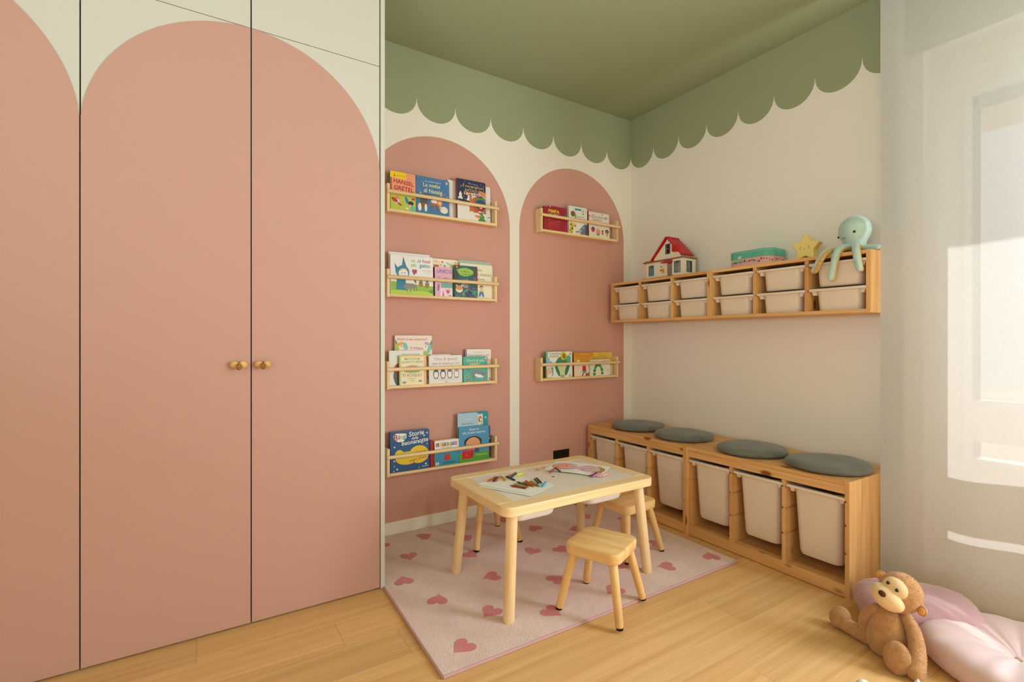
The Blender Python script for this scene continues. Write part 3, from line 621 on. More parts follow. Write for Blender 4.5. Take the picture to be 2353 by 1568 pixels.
('mint','a2',-1.538,-1.302,1.660,-.026,.010,'b5c4b2','a4b5a2','pale mint picture book at the back of the second shelf',[r_(0,.93,1,1,'a9bba8')]),
('grande','a2',-1.535,-1.301,1.638,-.042,.010,'eadfc2','ddd0b0','cream picture book titled LA GRANDE mamma with walking child',
 [t_('cioe,',.58,.80,.11,'7a6a4c'),t_('LA GRANDE',.72,.66,.095,'7a6a4c'),t_('mamma',.60,.53,.10,'7a6a4c'),e_(.64,.33,.055,.05,'7a4a2e'),e_(.64,.30,.045,.045,'e3b48c'),p_([(.58,.26),(.70,.26),(.70,.14),(.59,.14)],'d8c874'),p_([(.58,.20),(.70,.20),(.73,.05),(.67,.05),(.645,.13),(.60,.05),(.55,.06)],'5a7aa8'),r_(.5,.03,.85,.036,'9aa85c')]),
('unicorno','a3',-1.949,-1.717,1.180,-.026,.012,'eedccb','e3cfbd','tall unicorn counting book sticking up from the third shelf',
 [t_("Dov'è il mio unicorno?",.46,.90,.088,'c8385e',bold=.012),t_('Cerca gli unicorni',.5,.84,.055,'f6efe6'),t_('trovali e impara',.5,.785,.055,'f6efe6'),t_('a contare!',.58,.72,.09,'c8385e',rot=-6,bold=.012),p_([(0,.93),(.07,.84),(0,.78)],'4f8f58'),p_([(1,.92),(.92,.80),(1,.70)],'4f8f58'),e_(.12,.74,.13,.13,'f1e3c0'),e_(.04,.72,.06,.15,'a9c24a'),e_(.14,.83,.09,.04,'f0a04a',20),e_(.27,.78,.06,.10,'7fc4bc',20),e_(.2,.66,.07,.05,'c3a8c8',30),e_(.17,.78,.012,.015,'3a322e'),e_(.86,.75,.11,.10,'f1e3c0'),e_(.92,.72,.05,.13,'7fc4bc',-20),e_(.86,.83,.08,.04,'b9a0c0',-20),e_(.82,.77,.012,.015,'3a322e'),e_(.8,.6,.1,.1,'a9c24a'),e_(.42,.62,.07,.06,'7fb8d0'),e_(.88,.5,.1,.09,'f1e3c0'),e_(.84,.53,.08,.04,'f0a04a'),e_(.93,.46,.06,.12,'e8788a'),e_(.9,.2,.1,.12,'e8b43c'),e_(.95,.12,.09,.1,'4f8f58')]),
('maria','a3',-1.990,-1.780,1.091,-.042,.010,'e6e3dc','dad6ce','white picture book with red and black figure behind the cream one',
 [t_('Maria Enrica Agostinelli',.62,.87,.055,'6a6660'),e_(.32,.44,.20,.20,'b5433c'),e_(.42,.46,.10,.16,'2a2422'),e_(.22,.16,.09,.22,'5a5c50',18),p_([(.3,.62),(.34,.72),(.42,.60)],'3a3430')]),
('indovina','a3',-1.935,-1.769,1.063,-.058,.012,'efe3b8','a8c87a','cream picture book titled INDOVINA QUANTO BENE TI VOGLIO',
 [r_(0,.955,1,1,'ecc478'),r_(.90,0,1,.98,'f0b48c'),r_(0,0,.05,1,'b5cf86'),t_('INDOVINA',.46,.84,.115,'8a7a4c'),t_('QUANTO BENE',.46,.735,.115,'8a7a4c'),e_(.22,.87,.05,.015,'8aa05a',-20),e_(.72,.87,.05,.015,'8aa05a',20),e_(.48,.58,.26,.10,'b9c8b0'),e_(.48,.57,.20,.08,'dc9a58'),e_(.46,.45,.30,.05,'a9b86a'),t_('TI VOGLIO',.46,.275,.155,'8a5a3c'),t_('Sam McBratney',.46,.20,.05,'9a8a5c'),t_('illustrato da',.46,.155,.035,'a89a6c'),t_('Anita Jeram',.46,.115,.045,'9a8a5c'),e_(.17,.09,.08,.045,'9ab0a0'),e_(.17,.085,.03,.02,'b56a4a'),e_(.76,.12,.08,.045,'a8b890'),e_(.76,.12,.03,.02,'c8643c')]),
('uno','a3',-1.751,-1.529,1.059,-.058,.012,'e3ded6','d6d0c6','white picture book with four penguins titled Uno di questi',
 [t_('Uno di questi',.50,.82,.125,'c07078'),t_('non',.17,.665,.115,'6a7080'),t_('è come',.46,.665,.115,'b55a64'),t_('gli altri',.80,.665,.115,'cf9a9c'),e_(.36,.58,.02,.02,'3a3838'),e_(.48,.58,.02,.02,'3a3838')]+sum([[e_(.20+i*.205,.33,.082,.14,c,0),e_(.20+i*.205,.31,.058,.115,'ece8e0'),e_(.20+i*.205,.45,.05,.04,c),p_([(.18+i*.205,.43),(.22+i*.205,.43),(.20+i*.205,.40)],'c98a4a'),e_(.17+i*.205,.195,.03,.012,'5a4a44'),e_(.23+i*.205,.195,.03,.012,'5a4a44')] for i,c in enumerate(['4a4c50','3c3c3e','6a6c70','9a9ca0'])],[])+[t_('SANDRO NATALINI',.5,.11,.055,'d0a8a4'),e_(.5,.045,.02,.02,'a09890'),r_(.38,.042,.46,.046,'a09890'),r_(.54,.042,.62,.046,'a09890')]),
('creamback','a3',-1.733,-1.602,1.066,-.042,.010,'e9dcc4','dccfb6','thin cream book peeking above the penguin book',[r_(0,.97,1,1,'e2d3b8')]),
('tanti','a3',-1.490,-1.303,1.093,-.026,.014,'ece2d6','c8702e','white birthday picture book titled Tanti auguri a te!',
 [t_('Primi libri sonori',.5,.89,.05,'a89a90'),t_('Tanti auguri a te!',.5,.78,.125,'c07a80',sh=.05),e_(.86,.64,.07,.07,'f0c08c'),e_(.9,.5,.05,.05,'e8a8a8'),e_(.92,.4,.04,.04,'c8b8d0'),e_(.93,.06,.04,.03,'d8687a'),r_(0,.75,.05,1,'4a78b0'),r_(0,0,.05,.75,'d9862e')]),
('squalo','a3',-1.522,-1.348,1.048,-.058,.013,'4aa892','2f8a78',"teal picture book with a grey shark titled Dov'è il mio squalo?",
 dots(26,'bfe3da',41,.03,.97,.05,.95,.010)+[t_("Dov'è il mio",.50,.79,.14,'f0ecb0',sh=.2),t_('squalo?',.46,.665,.14,'f0ecb0',sh=.2),e_(.93,.92,.04,.05,'e8a8a0'),p_([(.08,.70),(.16,.50),(.30,.32),(.45,.44),(.7,.44),(.92,.34),(.98,.26),(.88,.20),(.6,.16),(.40,.20),(.26,.34),(.14,.56),(.06,.62)],'7c868a'),e_(.62,.31,.30,.11,'7c868a',-8),p_([(.42,.28),(.30,.13),(.42,.16),(.5,.24)],'6c767a'),p_([(.44,.24),(.6,.15),(.85,.16),(.72,.26),(.5,.31)],'e6e8e6'),e_(.74,.31,.012,.012,'2a2c2e'),e_(.13,.2,.06,.06,'c9b04a'),e_(.13,.2,.03,.03,'3a4a4a'),s_(.18,.06,.06,'c8484a'),s_(.42,.10,.055,'c8484a'),s_(.88,.12,.055,'c8484a'),s_(.92,.7,.04,'b5483a')]),
('buonanotte','a4',-1.988,-1.749,.620,-.058,.022,'2f5580','2a4a72','large navy picture book titled Storie della buonanotte',
 [s_(u,v,r,'dfe6ea') for u,v,r in [(.10,.62,.03),(.13,.44,.025),(.86,.84,.03),(.94,.62,.02),(.80,.66,.03),(.72,.68,.02),(.90,.12,.035),(.16,.07,.035),(.09,.15,.02),(.93,.24,.02),(.72,.05,.02),(.94,.9,.03),(.09,.28,.03),(.4,.7,.02),(.08,.03,.02)]]+[p_([(.07,.90),(.14,.955),(.30,.945),(.40,.93),(.40,.83),(.33,.74),(.20,.735),(.09,.80)],'efece4'),t_('B',.13,.785,.19,'a8383c',bold=.02),t_('i',.215,.80,.17,'3a3836',bold=.02),t_('n',.275,.805,.15,'d8802f',bold=.02),t_('g',.35,.815,.15,'4f9a4a',bold=.02),t_('Storie',.66,.86,.165,'f2f0ea',bold=.014,sh=.15,rot=4),t_('della',.62,.77,.095,'f2f0ea',bold=.01,sh=.15,rot=4),t_('buonanotte',.62,.665,.15,'f2f0ea',bold=.014,sh=.15,rot=4),e_(.72,.38,.26,.22,'e3c22c'),e_(.42,.32,.30,.16,'e3c22c'),e_(.22,.40,.12,.14,'e3c22c'),t_('6 storie',.78,.42,.085,'b5402c',rot=8),t_("sogni d'oro",.70,.24,.10,'a8402c',rot=8,bold=.006),t_('GIUNTI',.88,.045,.05,'e8e4dc')]),
('scuola','a4',-1.715,-1.553,.540,-.058,.034,'3a92b0','e0951f','small thick picture book titled LUPETTO VA A SCUOLA with orange spine',
 [r_(0,.66,1,1,'ece6da')]+tiles('LUPETTO',.05,.76,.127,.14,RAIN,sz=.13)+[t_('VA A SCUOLA',.5,.685,.065,'4a4844'),t_('Orianne Lallemand',.78,.59,.04,'2c6a84'),e_(.6,.10,.30,.05,'2f7a94'),p_([(.4,.42),(.62,.42),(.64,.2),(.38,.2)],'c8322f'),e_(.7,.28,.04,.12,'4b9a58',20),r_(.04,.04,.16,.15,'ece6da'),e_(.10,.09,.03,.03,'b56a4a')]),
('redbook','a4',-1.742,-1.722,.548,-.056,.012,'a5242c','8e1d26','narrow red book standing between the navy and orange ones',[]),
('serie','a4',-1.550,-1.407,.689,-.042,.010,'a9c6d6','98b6c8','pale blue picture book at the back of the lowest shelf',
 [t_('Giovanna Zoboli',.46,.86,.07,'eef2f2',sh=.2),t_('SENSI UN PO',.46,.76,.10,'8a3f5c',bold=.01),t_('per giocare con',.5,.70,.055,'6a88a0'),t_('i cinque sensi',.5,.655,.055,'6a88a0'),e_(.5,.55,.22,.04,'d9c04a'),e_(.6,.57,.1,.03,'d9c04a')]),
('teal','a4',-1.520,-1.326,.689,-.030,.011,'2f8f9c','277a86','teal picture book with patterned strip at the back of the lowest shelf',
 [r_(.58,.4,.80,.95,'e6dcc4'),e_(.70,.88,.05,.03,'c8403c'),e_(.66,.82,.03,.04,'c8403c')]+dots(24,'7a7a5a',51,.60,.78,.5,.86,.014)+[s_(.9,.87,.05,'bfe0da',6)]),
('anna','a4',-1.551,-1.338,.606,-.058,.014,'4a92b8','3a7f3a','blue picture book titled Anna va alla scuola materna with red bag',
 [t_('Anna va',.5,.88,.10,'e6eef0'),t_('alla scuola materna',.5,.79,.10,'e6eef0'),r_(0,0,1,.26,'58a02c'),e_(.46,.55,.30,.17,'2a2422'),e_(.46,.49,.24,.20,'d99a6c'),p_([(.50,.36),(.66,.36),(.66,.24),(.48,.24)],'46508c'),e_(.82,.44,.05,.045,'4f9a4a'),r_(.09,.09,.40,.30,'c8202a'),p_([(.40,.09),(.46,.14),(.46,.34),(.40,.30)],'a51a24'),p_([(.09,.30),(.40,.30),(.46,.34),(.16,.34)],'d93a40'),r_(.09,.19,.40,.2,'8a141c'),e_(.24,.19,.015,.015,'e8c060'),t_('Kathleen Amant',.74,.15,.058,'dfe8d0')]),
('navybook','a4',-1.474,-1.303,.590,-.0165,.010,'2f5f94','28507e','blue book just showing behind the school book',[e_(.96,.7,.03,.05,'b5484a'),e_(.95,.6,.03,.04,'dfe6ea'),e_(.97,.2,.04,.14,'a8303a')]),
('rabbia','b1',-.903,-.724,2.083,-.058,.012,'9c2430','8a1d28','dark red picture book titled PIMPA che rabbia',
 [t_('PIMPA',.50,.76,.20,'f2cf1c',bold=.02),t_('che rabbia!',.5,.665,.105,'ecd8d2',bold=.006),e_(.28,.45,.05,.02,'c9705a'),e_(.72,.42,.05,.02,'b5862e'),e_(.50,.22,.30,.18,'b52f36'),e_(.50,.14,.2,.12,'a92a32')]),
('crimson','b1',-.843,-.682,2.099,-.042,.010,'b02a48','8e2038','crimson book peeking out behind the dark red one',[s_(.05,.97,.08,'d9a83c'),e_(.92,.7,.08,.06,'5a7a3c')]),
('animali','b1',-.678,-.507,2.120,-.058,.020,'ebe7de','cfc9bf','white board book with snail, giraffe and elephant',
 [e_(.22,.72,.12,.12,'7a4f28'),e_(.22,.72,.075,.075,'9a6a3a'),e_(.22,.72,.035,.035,'6a4320'),e_(.35,.66,.05,.12,'7cb54a'),r_(.34,.87,.66,.93,'2f86a0'),e_(.34,.90,.03,.03,'2f86a0'),e_(.66,.90,.03,.03,'2f86a0'),e_(.30,.83,.012,.016,'3a3632'),e_(.37,.83,.012,.016,'3a3632'),e_(.76,.84,.025,.06,'7cb54a',30),e_(.80,.90,.02,.05,'7cb54a',-30),e_(.78,.76,.05,.03,'5f9a3a',20),e_(.90,.86,.03,.03,'e8a090'),t_('gli animali...',.66,.62,.10,'4a4844'),t_('sono tutti uguali?',.60,.545,.085,'4a4844'),p_([(.02,0),(.20,0),(.24,.30),(.42,.24),(.36,.34),(.14,.42),(.04,.40)],'e3c83c')]+[e_(u,v,r,r,'6a4a20') for u,v,r in [(.10,.32,.04),(.16,.18,.05),(.06,.12,.035),(.20,.28,.03),(.32,.28,.035),(.13,.05,.03)]]+[p_([(.60,0),(1,0),(1,.40),(.86,.40),(.74,.32),(.62,.22)],'6a7c94'),p_([(.86,0),(1,0),(1,.40),(.9,.34)],'4a5870'),e_(.78,.26,.035,.04,'efece4'),e_(.78,.26,.02,.022,'2a2826'),p_([(.62,.22),(.50,.12),(.36,.10),(.38,.05),(.55,.06),(.66,.12)],'8a98ac'),e_(.62,.13,.08,.02,'e8d8a0',20),e_(.37,.08,.03,.03,'c0566a')]),
('sei','b1',-.492,-.289,2.104,-.058,.012,'e6ded0','a5402e','white picture book titled Le sei storie per bambini',
 [p_([(.0,.84),(.08,.84),(.04,.76)],'c8443c'),p_([(.18,.90),(.26,.90),(.22,.82)],'e0763c'),p_([(.80,.86),(.87,.86),(.83,.80)],'c8443c'),p_([(.62,.96),(.68,.96),(.65,.90)],'5a5650'),t_('Le sei storie per',.52,.775,.125,'4a443e'),t_('bambini',.40,.65,.145,'d8713c',bold=.006),t_('sensibili',.66,.52,.15,'d8713c',bold=.006),e_(.20,.30,.09,.09,'5a5868'),e_(.20,.26,.07,.07,'c02c3a'),e_(.44,.20,.10,.13,'e2937c'),e_(.42,.31,.05,.05,'e8a890'),e_(.44,.10,.08,.03,'6a9a4a'),e_(.66,.26,.05,.05,'7a6258'),e_(.66,.18,.045,.07,'d86a2e'),e_(.88,.27,.09,.08,'5c5854'),e_(.88,.14,.05,.06,'e0a83c'),e_(.88,.25,.05,.04,'8a8078')]),
('peach','b1',-.503,-.262,2.047,-.042,.010,'d8a884','a04a34','peach coloured book lying behind the six stories book',[r_(.94,.1,1,.3,'c8946c')]),
('contiamo','b2',-.880,-.648,1.069,-.058,.016,'ebe6dc','3f9a5c','white counting book titled Contiamo insieme with a green frog',
 [r_(0,.74,.06,1,'66b88a'),r_(0,.52,.06,.74,'6fb4d4'),r_(0,.36,.06,.52,'e8e4da'),r_(0,.28,.06,.36,'e89aa0'),r_(0,.10,.06,.28,'ecb070'),r_(0,0,.06,.10,'d8d05a'),e_(.07,.72,.06,.06,'a0b4c8'),e_(.12,.58,.10,.06,'7fc0de'),e_(.12,.22,.07,.06,'f0b090'),e_(.10,.34,.07,.05,'f0b4b4'),t_('Contiamo',.34,.885,.115,'6a6862'),t_('insieme',.30,.785,.115,'6a6862'),e_(.92,.91,.03,.04,'e0857c',40),p_([(.30,.52),(.44,.74),(.60,.86),(.76,.80),(.92,.72),(.93,.60),(.80,.54),(.62,.46),(.46,.46)],'3f8a5c'),p_([(.36,.46),(.52,.58),(.66,.5),(.74,.3),(.70,.08),(.50,.06),(.42,.2)],'d3d898'),p_([(.30,.52),(.40,.5),(.5,.22),(.52,.06),(.46,.06),(.36,.26)],'37805a'),p_([(.78,.5),(.9,.46),(.86,.30),(.78,.10),(.70,.06),(.70,.24)],'37805a'),p_([(.17,.40),(.26,.42),(.26,.12),(.16,.05),(.22,.14)],'6fae8a'),e_(.66,.83,.115,.13,'d9c22c'),e_(.68,.82,.07,.08,'9a7a24'),e_(.85,.72,.09,.11,'5cb494'),e_(.60,.05,.08,.04,'8ab08a'),e_(.90,.05,.06,.05,'c9c8b0'),r_(.02,0,.25,.02,'a8b83c')]),
('orange','b2',-.619,-.435,1.058,-.042,.014,'e6a23a','b56a1c','orange topped picture book titled GIULIO CONIGLIO',
 [r_(0,0,1,.52,'efdcc4'),r_(0,.86,1,1,'e3931f'),t_('NICOLETTA COSTA',.52,.91,.05,'f6e6c4'),t_('GIULIO CONIGLIO',.5,.79,.105,'cf6a20',bold=.006),t_('e il pupazzo',.5,.70,.095,'cf6a20'),e_(.22,.64,.08,.05,'f6ead2'),p_([(.42,.22),(.62,.22),(.60,.44),(.44,.44)],'c8262c'),p_([(.42,.22),(.64,.22),(.62,.12),(.44,.12)],'7a9ab8'),p_([(.52,0),(1,0),(1,.26),(.72,.14)],'dc6a24'),e_(.92,.30,.05,.06,'c8322f'),p_([(.38,.02),(.46,.12),(.50,.12),(.44,.0)],'5a2c24'),p_([(.60,.04),(.62,.12),(.67,.12),(.68,.04)],'5a2c24')]),
('yellow','b2',-.420,-.226,1.058,-.026,.014,'e3c04a','a87c1c','yellow picture book titled Un giorno di GIULIO CONIGLIO',
 [r_(0,0,1,.40,'e3d3b8'),t_('NICOLETTA COSTA',.5,.91,.05,'a8862c'),t_('Un giorno di',.5,.80,.10,'b5763c'),t_('GIULIO CONIGLIO',.5,.70,.105,'b5763c',bold=.006)]),
('bruco','b2',-.479,-.283,1.005,-.058,.012,'e9e2d4','d6cfc2','low white picture book with green leafy hoop in front of the yellow one',
 [t_('Eric Carle',.16,.87,.05,'a8a298'),t_('Piccolo bruco',.78,.87,.055,'6a665e')]+[e_(.18+.20*math.cos(R(180-a))*1.0+.22,.10+.62*math.sin(R(a))*.95,.07,.06,c,a) for a,c in zip(range(0,181,22),['4f9a3a','3a7f34','5fa844','2f7030','4f9a3a','3a7f34','6ab04a','3a7f34','4f9a3a'])]+[e_(.90,.30,.02,.10,'c8c0b0')]),
]
strings = []
for b_ in BK:
    for q in b_[10]:
        if q[0] == 't' and (q[1], q[8], q[9]) not in strings: strings.append((q[1], q[8], q[9]))
TXT = {}
tmp = []
for s, bold, sh in strings:
    cu = bpy.data.curves.new('txt', 'FONT'); cu.body = s; cu.size = 1; cu.align_x = 'CENTER'; cu.resolution_u = 2; cu.offset = min(bold*.9, .018); cu.shear = sh
    o = bpy.data.objects.new('txt', cu); COL.objects.link(o); tmp.append((s, bold, sh, o, cu))
dg = bpy.context.evaluated_depsgraph_get(); dg.update()
for s, bold, sh, o, cu in tmp:
    ev = o.evaluated_get(dg); me = ev.to_mesh()
    TXT[(s, bold, sh)] = ([(v.co.x, v.co.y) for v in me.vertices], [tuple(p.vertices) for p in me.polygons]); ev.to_mesh_clear()
for s, bold, sh, o, cu in tmp: bpy.data.objects.remove(o); bpy.data.curves.remove(cu)
def star_pts(n=5, inner=.45):
    return [(math.sin(math.pi*k/n)*(1 if k % 2 == 0 else inner), math.cos(math.pi*k/n)*(1 if k % 2 == 0 else inner)) for k in range(2*n)]
def clamp(p, m=.003): return (min(1-m, max(m, p[0])), min(1-m, max(m, p[1])))
def print_mesh(items, w, h):
    mb = MB(); cols = []; z = 0
    for q in items:
        z += 1; y = -.00018-.000012*z
        c = {'p': lambda: q[2], 'e': lambda: q[5], 't': lambda: q[5], 's': lambda: q[4]}[q[0]]()
        if c not in cols: cols.append(c)
        mi = cols.index(c); fcs = None
        if q[0] == 'p': pts = [clamp(p) for p in q[1]]; pts = [(a*w, b*h) for a, b in pts]; fcs = [tuple(range(len(pts)))]
        elif q[0] == 'e':
            _, u, v, ru, rv, _, ang = q; ca, sa = math.cos(R(ang)), math.sin(R(ang)); pts = []
            for k in range(20):
                a = 2*math.pi*k/20; X, Y = ru*w*math.cos(a), rv*w*math.sin(a); pts.append((u*w+X*ca-Y*sa, v*h+X*sa+Y*ca))
            pts = [clamp((a/w, b/h)) for a, b in pts]; pts = [(a*w, b*h) for a, b in pts]; fcs = [tuple(range(20))]
        elif q[0] == 's':
            pts = [(q[1]*w+a*q[3]*w, q[2]*h+b*q[3]*w) for a, b in star_pts(q[5])]
            pts = [clamp((a/w, b/h)) for a, b in pts]; pts = [(a*w, b*h) for a, b in pts]; fcs = [tuple(range(len(pts)))]
        else:
            _, s, u, v, sz, _, al, rot, bold, sh = q; P, F = TXT[(s, bold, sh)]
            if not P: continue
            # fit: the line never runs off the cover
            wid = max(a for a, b in P)-min(a for a, b in P); k = sz*w
            k = min(k, w*1.9*min(u, 1-u)/max(wid, .01)) if wid*k > w*1.9*min(u, 1-u) else k
            ca, sa = math.cos(R(rot)), math.sin(R(rot))
            pts = [(u*w+(a*ca-b*sa)*k, v*h+(a*sa+b*ca)*k) for a, b in P]; fcs = F
        mb.add([(a, y, b) for a, b in pts], fcs, mi)
    return mb, [flat('print_'+c, c, .45, .35) for c in cols]
for nm, shf, x0, x1, zt, yf, th, cov, spi, lab, items in BK:
    z0 = SH[shf][1]+.0198; w = x1-x0; h = zt-z0
    rt = thing('picture_book', lab, 'book', (x0, yf+.0, z0)); rt.rotation_euler = (R(-1.8), 0, 0)
    rt.location.y = yf-.003; rt['group'] = 'picture books on the wall shelves'
    c1, c2 = flat('cover_'+cov, cov, .42, .35), flat('cover_'+spi, spi, .42, .35)
    rc = .010 if w < .25 else .004
    def oline(m):   # square at the spine, rounded at the fore edge
        o = [(m*.3, m), (w-m-rc, m)]+[(w-m-rc+rc*math.sin(R(a)), m+rc-rc*math.cos(R(a))) for a in (30, 60, 90)]+[(w-m, h-m-rc)]+[(w-m-rc+rc*math.cos(R(a)), h-m-rc+rc*math.sin(R(a))) for a in (30, 60, 90)]+[(m*.3, h-m)]
        return [(a, max(b, 0)) for a, b in o]
    MB().prism(oline(0), 1, 0, .0016).build('front_cover', c1, rt, world=False, bevel=.0003, seg=1)
    MB().prism(oline(0), 1, th-.0016, th).build('back_cover', c2, rt, world=False)
    MB().prism(oline(.002), 1, .0016, th-.0016).build('page_block', flat('page_edges', 'e9e3d4', .8), rt, world=False)
    MB().box(-.0012, .0008, .0002, th-.0002, 0, h).build('spine', c2, rt, world=False)
    if items:
        mb, ms = print_mesh(items, w, h)
        o = mb.build('cover_print', ms, rt, world=False)
# ------------------------------------------------------------------ things on the play table
def sheet(name, corners, z, lab, mat=PAPER, lift=.0, prints=None):
    """an A4 sheet: corners a->b->c->d; slightly raised along its middle fold"""
    a, b, c, d = [Vector(p+(0,)) for p in corners]; N = 8; v = []; f = []
    for j in range(N+1):
        for i in range(N+1):
            u, w = i/N, j/N; p = (a*(1-u)+b*u)*(1-w)+(d*(1-u)+c*u)*w
            v.append((p.x, p.y, z+lift*(1-abs(2*u-1))+.0006*math.sin(u*5+w*3)**2))
    for j in range(N):
        for i in range(N): q = j*(N+1)+i; f.append((q, q+1, q+N+2, q+N+1))
    rt = thing(name, lab, 'paper', ((a+c)/2)[:2]+(z,), 0, 'sheets of paper on the table')
    MB().add(v, f).build('sheet', mat, rt)
    if prints:
        pm = MB(); cols = []
        for k, (kind, dat, col) in enumerate(prints):
            if col not in cols: cols.append(col)
            pts = []
            for u, w in dat:
                p = (a*(1-u)+b*u)*(1-w)+(d*(1-u)+c*u)*w; pts.append((p.x, p.y, z+lift*(1-abs(2*u-1))+.0011+k*.00004))
            pm.add(pts, [tuple(range(len(pts)))], cols.index(col))
        pm.build('crayon_drawing', [flat('crayon_'+c, c, .7, .15) for c in cols], rt)
    return rt
sheet('paper_sheet', [(-1.832, -.830), (-1.708, -1.079), (-1.515, -1.012), (-1.639, -.763)], TZ+.0004, 'blank white sheet partly covered by another under the crayons')
sheet('paper_sheet', [(-1.825, -.80), (-1.701, -1.049), (-1.508, -.975), (-1.632, -.726)], TZ+.0016, 'blank white sheet lying under the big heap of crayons')
def blob(cu, cw, ru, rw, n=22, a0=0, a1=360, wob=.08): return [(cu+ru*math.cos(R(a0+(a1-a0)*k/n))*(1+wob*math.sin(3*R(360*k/n))), cw+rw*math.sin(R(a0+(a1-a0)*k/n))) for k in range(n)]
def arc(cu, cw, r, t, a0, a1, n=14):
    o = [(cu+r*math.cos(R(a0+(a1-a0)*k/n)), cw+r*1.3*math.sin(R(a0+(a1-a0)*k/n))) for k in range(n+1)]
    return o+[(cu+(r-t)*math.cos(R(a0+(a1-a0)*k/n)), cw+(r-t)*1.3*math.sin(R(a0+(a1-a0)*k/n))) for k in range(n, -1, -1)]
dp = [('p', blob(.27, .45, .22, .30), 'd9b4bc'), ('p', blob(.70, .45, .20, .30), 'd9b4bc'), ('p', arc(.72, .45, .245, .02, -70, 70), 'c8402f'), ('p', arc(.72, .45, .222, .02, -65, 65), 'e8b43c'), ('p', arc(.72, .45, .20, .025, -60, 60), '5fa03c'),
      ('p', arc(.27, .45, .235, .012, 100, 260), 'a85a6c'), ('p', arc(.27, .45, .235, .012, 20, 100), '7a6a4c'), ('p', blob(.72, .42, .03, .04), 'e0a03c'), ('p', blob(.30, .50, .025, .03), 'd98a5c'), ('p', blob(.62, .62, .02, .03), 'c06a8c'), ('p', blob(.2, .4, .02, .03), 'c88aa0')]
sheet('paper_sheet', [(-1.237, -.648), (-1.073, -.901), (-1.25, -1.015), (-1.414, -.762)], TZ+.0006, 'folded sheet with a pink butterfly-like crayon drawing', lift=.004, prints=[(k, [(u, w) for u, w in d], c) for k, d, c in dp])
CR = [((-1.772,-.803),(-1.696,-.756),'d9622c',1,'orange crayon pointing out of the left trio near the paper corner'),
((-1.744,-.814),(-1.682,-.754),'3f4a68',0,'slate blue crayon in the middle of the left trio'),
((-1.729,-.816),(-1.671,-.756),'dd6430',0,'orange red crayon on the right of the left trio'),
((-1.687,-.835),(-1.664,-.756),'d3a028',0,'ochre yellow crayon standing apart right of the left trio'),
((-1.634,-.775),(-1.573,-.744),'d08a3c',0,'light brown crayon behind the blue ones in the far cluster'),
((-1.63,-.797),(-1.575,-.754),'3c5078',0,'blue crayon beside the bright yellow one'),
((-1.649,-.775),(-1.647,-.85),'2c3c58',1,'navy crayon lying crosswise in the far cluster'),
((-1.616,-.796),(-1.533,-.765),'e0d838',1,'bright yellow crayon at the right of the far cluster'),
((-1.468,-.756),(-1.381,-.734),'c98a5c',1,'tan crayon lying alone across the top seam'),
((-1.426,-.832),(-1.358,-.783),'b0463c',0,'brick red crayon left of the drawing'),
((-1.348,-.776),(-1.371,-.855),'8a4438',0,'dark red crayon at the left tip of the drawing'),
((-1.334,-.767),(-1.252,-.77),'e2722c',0,'orange crayon lying along the back edge of the drawing'),
((-1.3,-.99),(-1.225,-.964),'6a3c78',0,'purple crayon in front of the drawing'),
((-1.285,-.999),(-1.208,-.973),'dc7898',0,'pink crayon touching the purple one'),
((-1.269,-1.025),(-1.179,-1.004),'e8a49c',1,'pale pink crayon nearest the right corner of the table top'),
((-1.713,-.907),(-1.671,-.989),'8a3c3c',1,'maroon crayon at the near end of the heap'),
((-1.688,-.900),(-1.651,-.978),'b09a34',1,'olive yellow crayon second in the heap'),
((-1.655,-.880),(-1.640,-.960),'4a4e5c',1,'grey crayon in the middle of the heap'),
((-1.632,-.895),(-1.626,-.983),'d0562c',1,'rust orange crayon in the heap'),
((-1.611,-.890),(-1.608,-.972),'c8783c',0,'brown orange crayon in the heap next to the green end'),
((-1.596,-.905),(-1.606,-1.000),'4f9a4a',0,'green crayon at the right edge of the heap'),
((-1.555,-.887),(-1.582,-.958),'6a3c54',0,'plum crayon standing off behind the heap'),
((-1.542,-.888),(-1.563,-.950),'2f5a40',0,'dark green crayon beside the plum one'),
((-1.602,-1.008),(-1.528,-.945),'3f9ccc',0,'sky blue crayon at the near right of the heap')]
for (p0, p1, col, tipfirst, lab) in CR:
    p0, p1 = Vector(p0+(0,)), Vector(p1+(0,)); d = (p1-p0).normalized(); mid = (p0+p1)/2; ln = .084; rr = .0043
    z = TZ+.0024+rr
    a = mid-d*ln/2; bb_ = mid+d*ln/2
    if tipfirst: a, bb_ = bb_, a; d = -d
    a.z = bb_.z = z
    rt = thing('crayon', lab, 'crayon', (mid.x, mid.y, z-rr), 0, 'wax crayons on the table')
    wax = flat('wax_'+col, col, .4, .3); c = lin(col); dark = flat('crayon_band', '2a2420', .6)
    MB().tube([a+d*.002, a, bb_-d*.014, bb_-d*.013, bb_-d*.004, bb_], [rr*.8, rr*.9, rr*.9, rr*.82, rr*.45, rr*.35], 10).build('wax_stick', wax, rt, smooth=True, sharp=50)
    MB().tube([a+d*.004, bb_-d*.0155], rr, 12).build('paper_sleeve', flat('sleeve_'+col, tuple(min(255, int(int(col[i:i+2], 16)*.96+10)) for i in (0, 2, 4)), .6, .2), rt, smooth=True, sharp=50)
    for s0 in (.010, .066): MB().tube([a+d*s0, a+d*(s0+.003)], rr*1.03, 12).build('band', dark, rt, smooth=True, sharp=50)

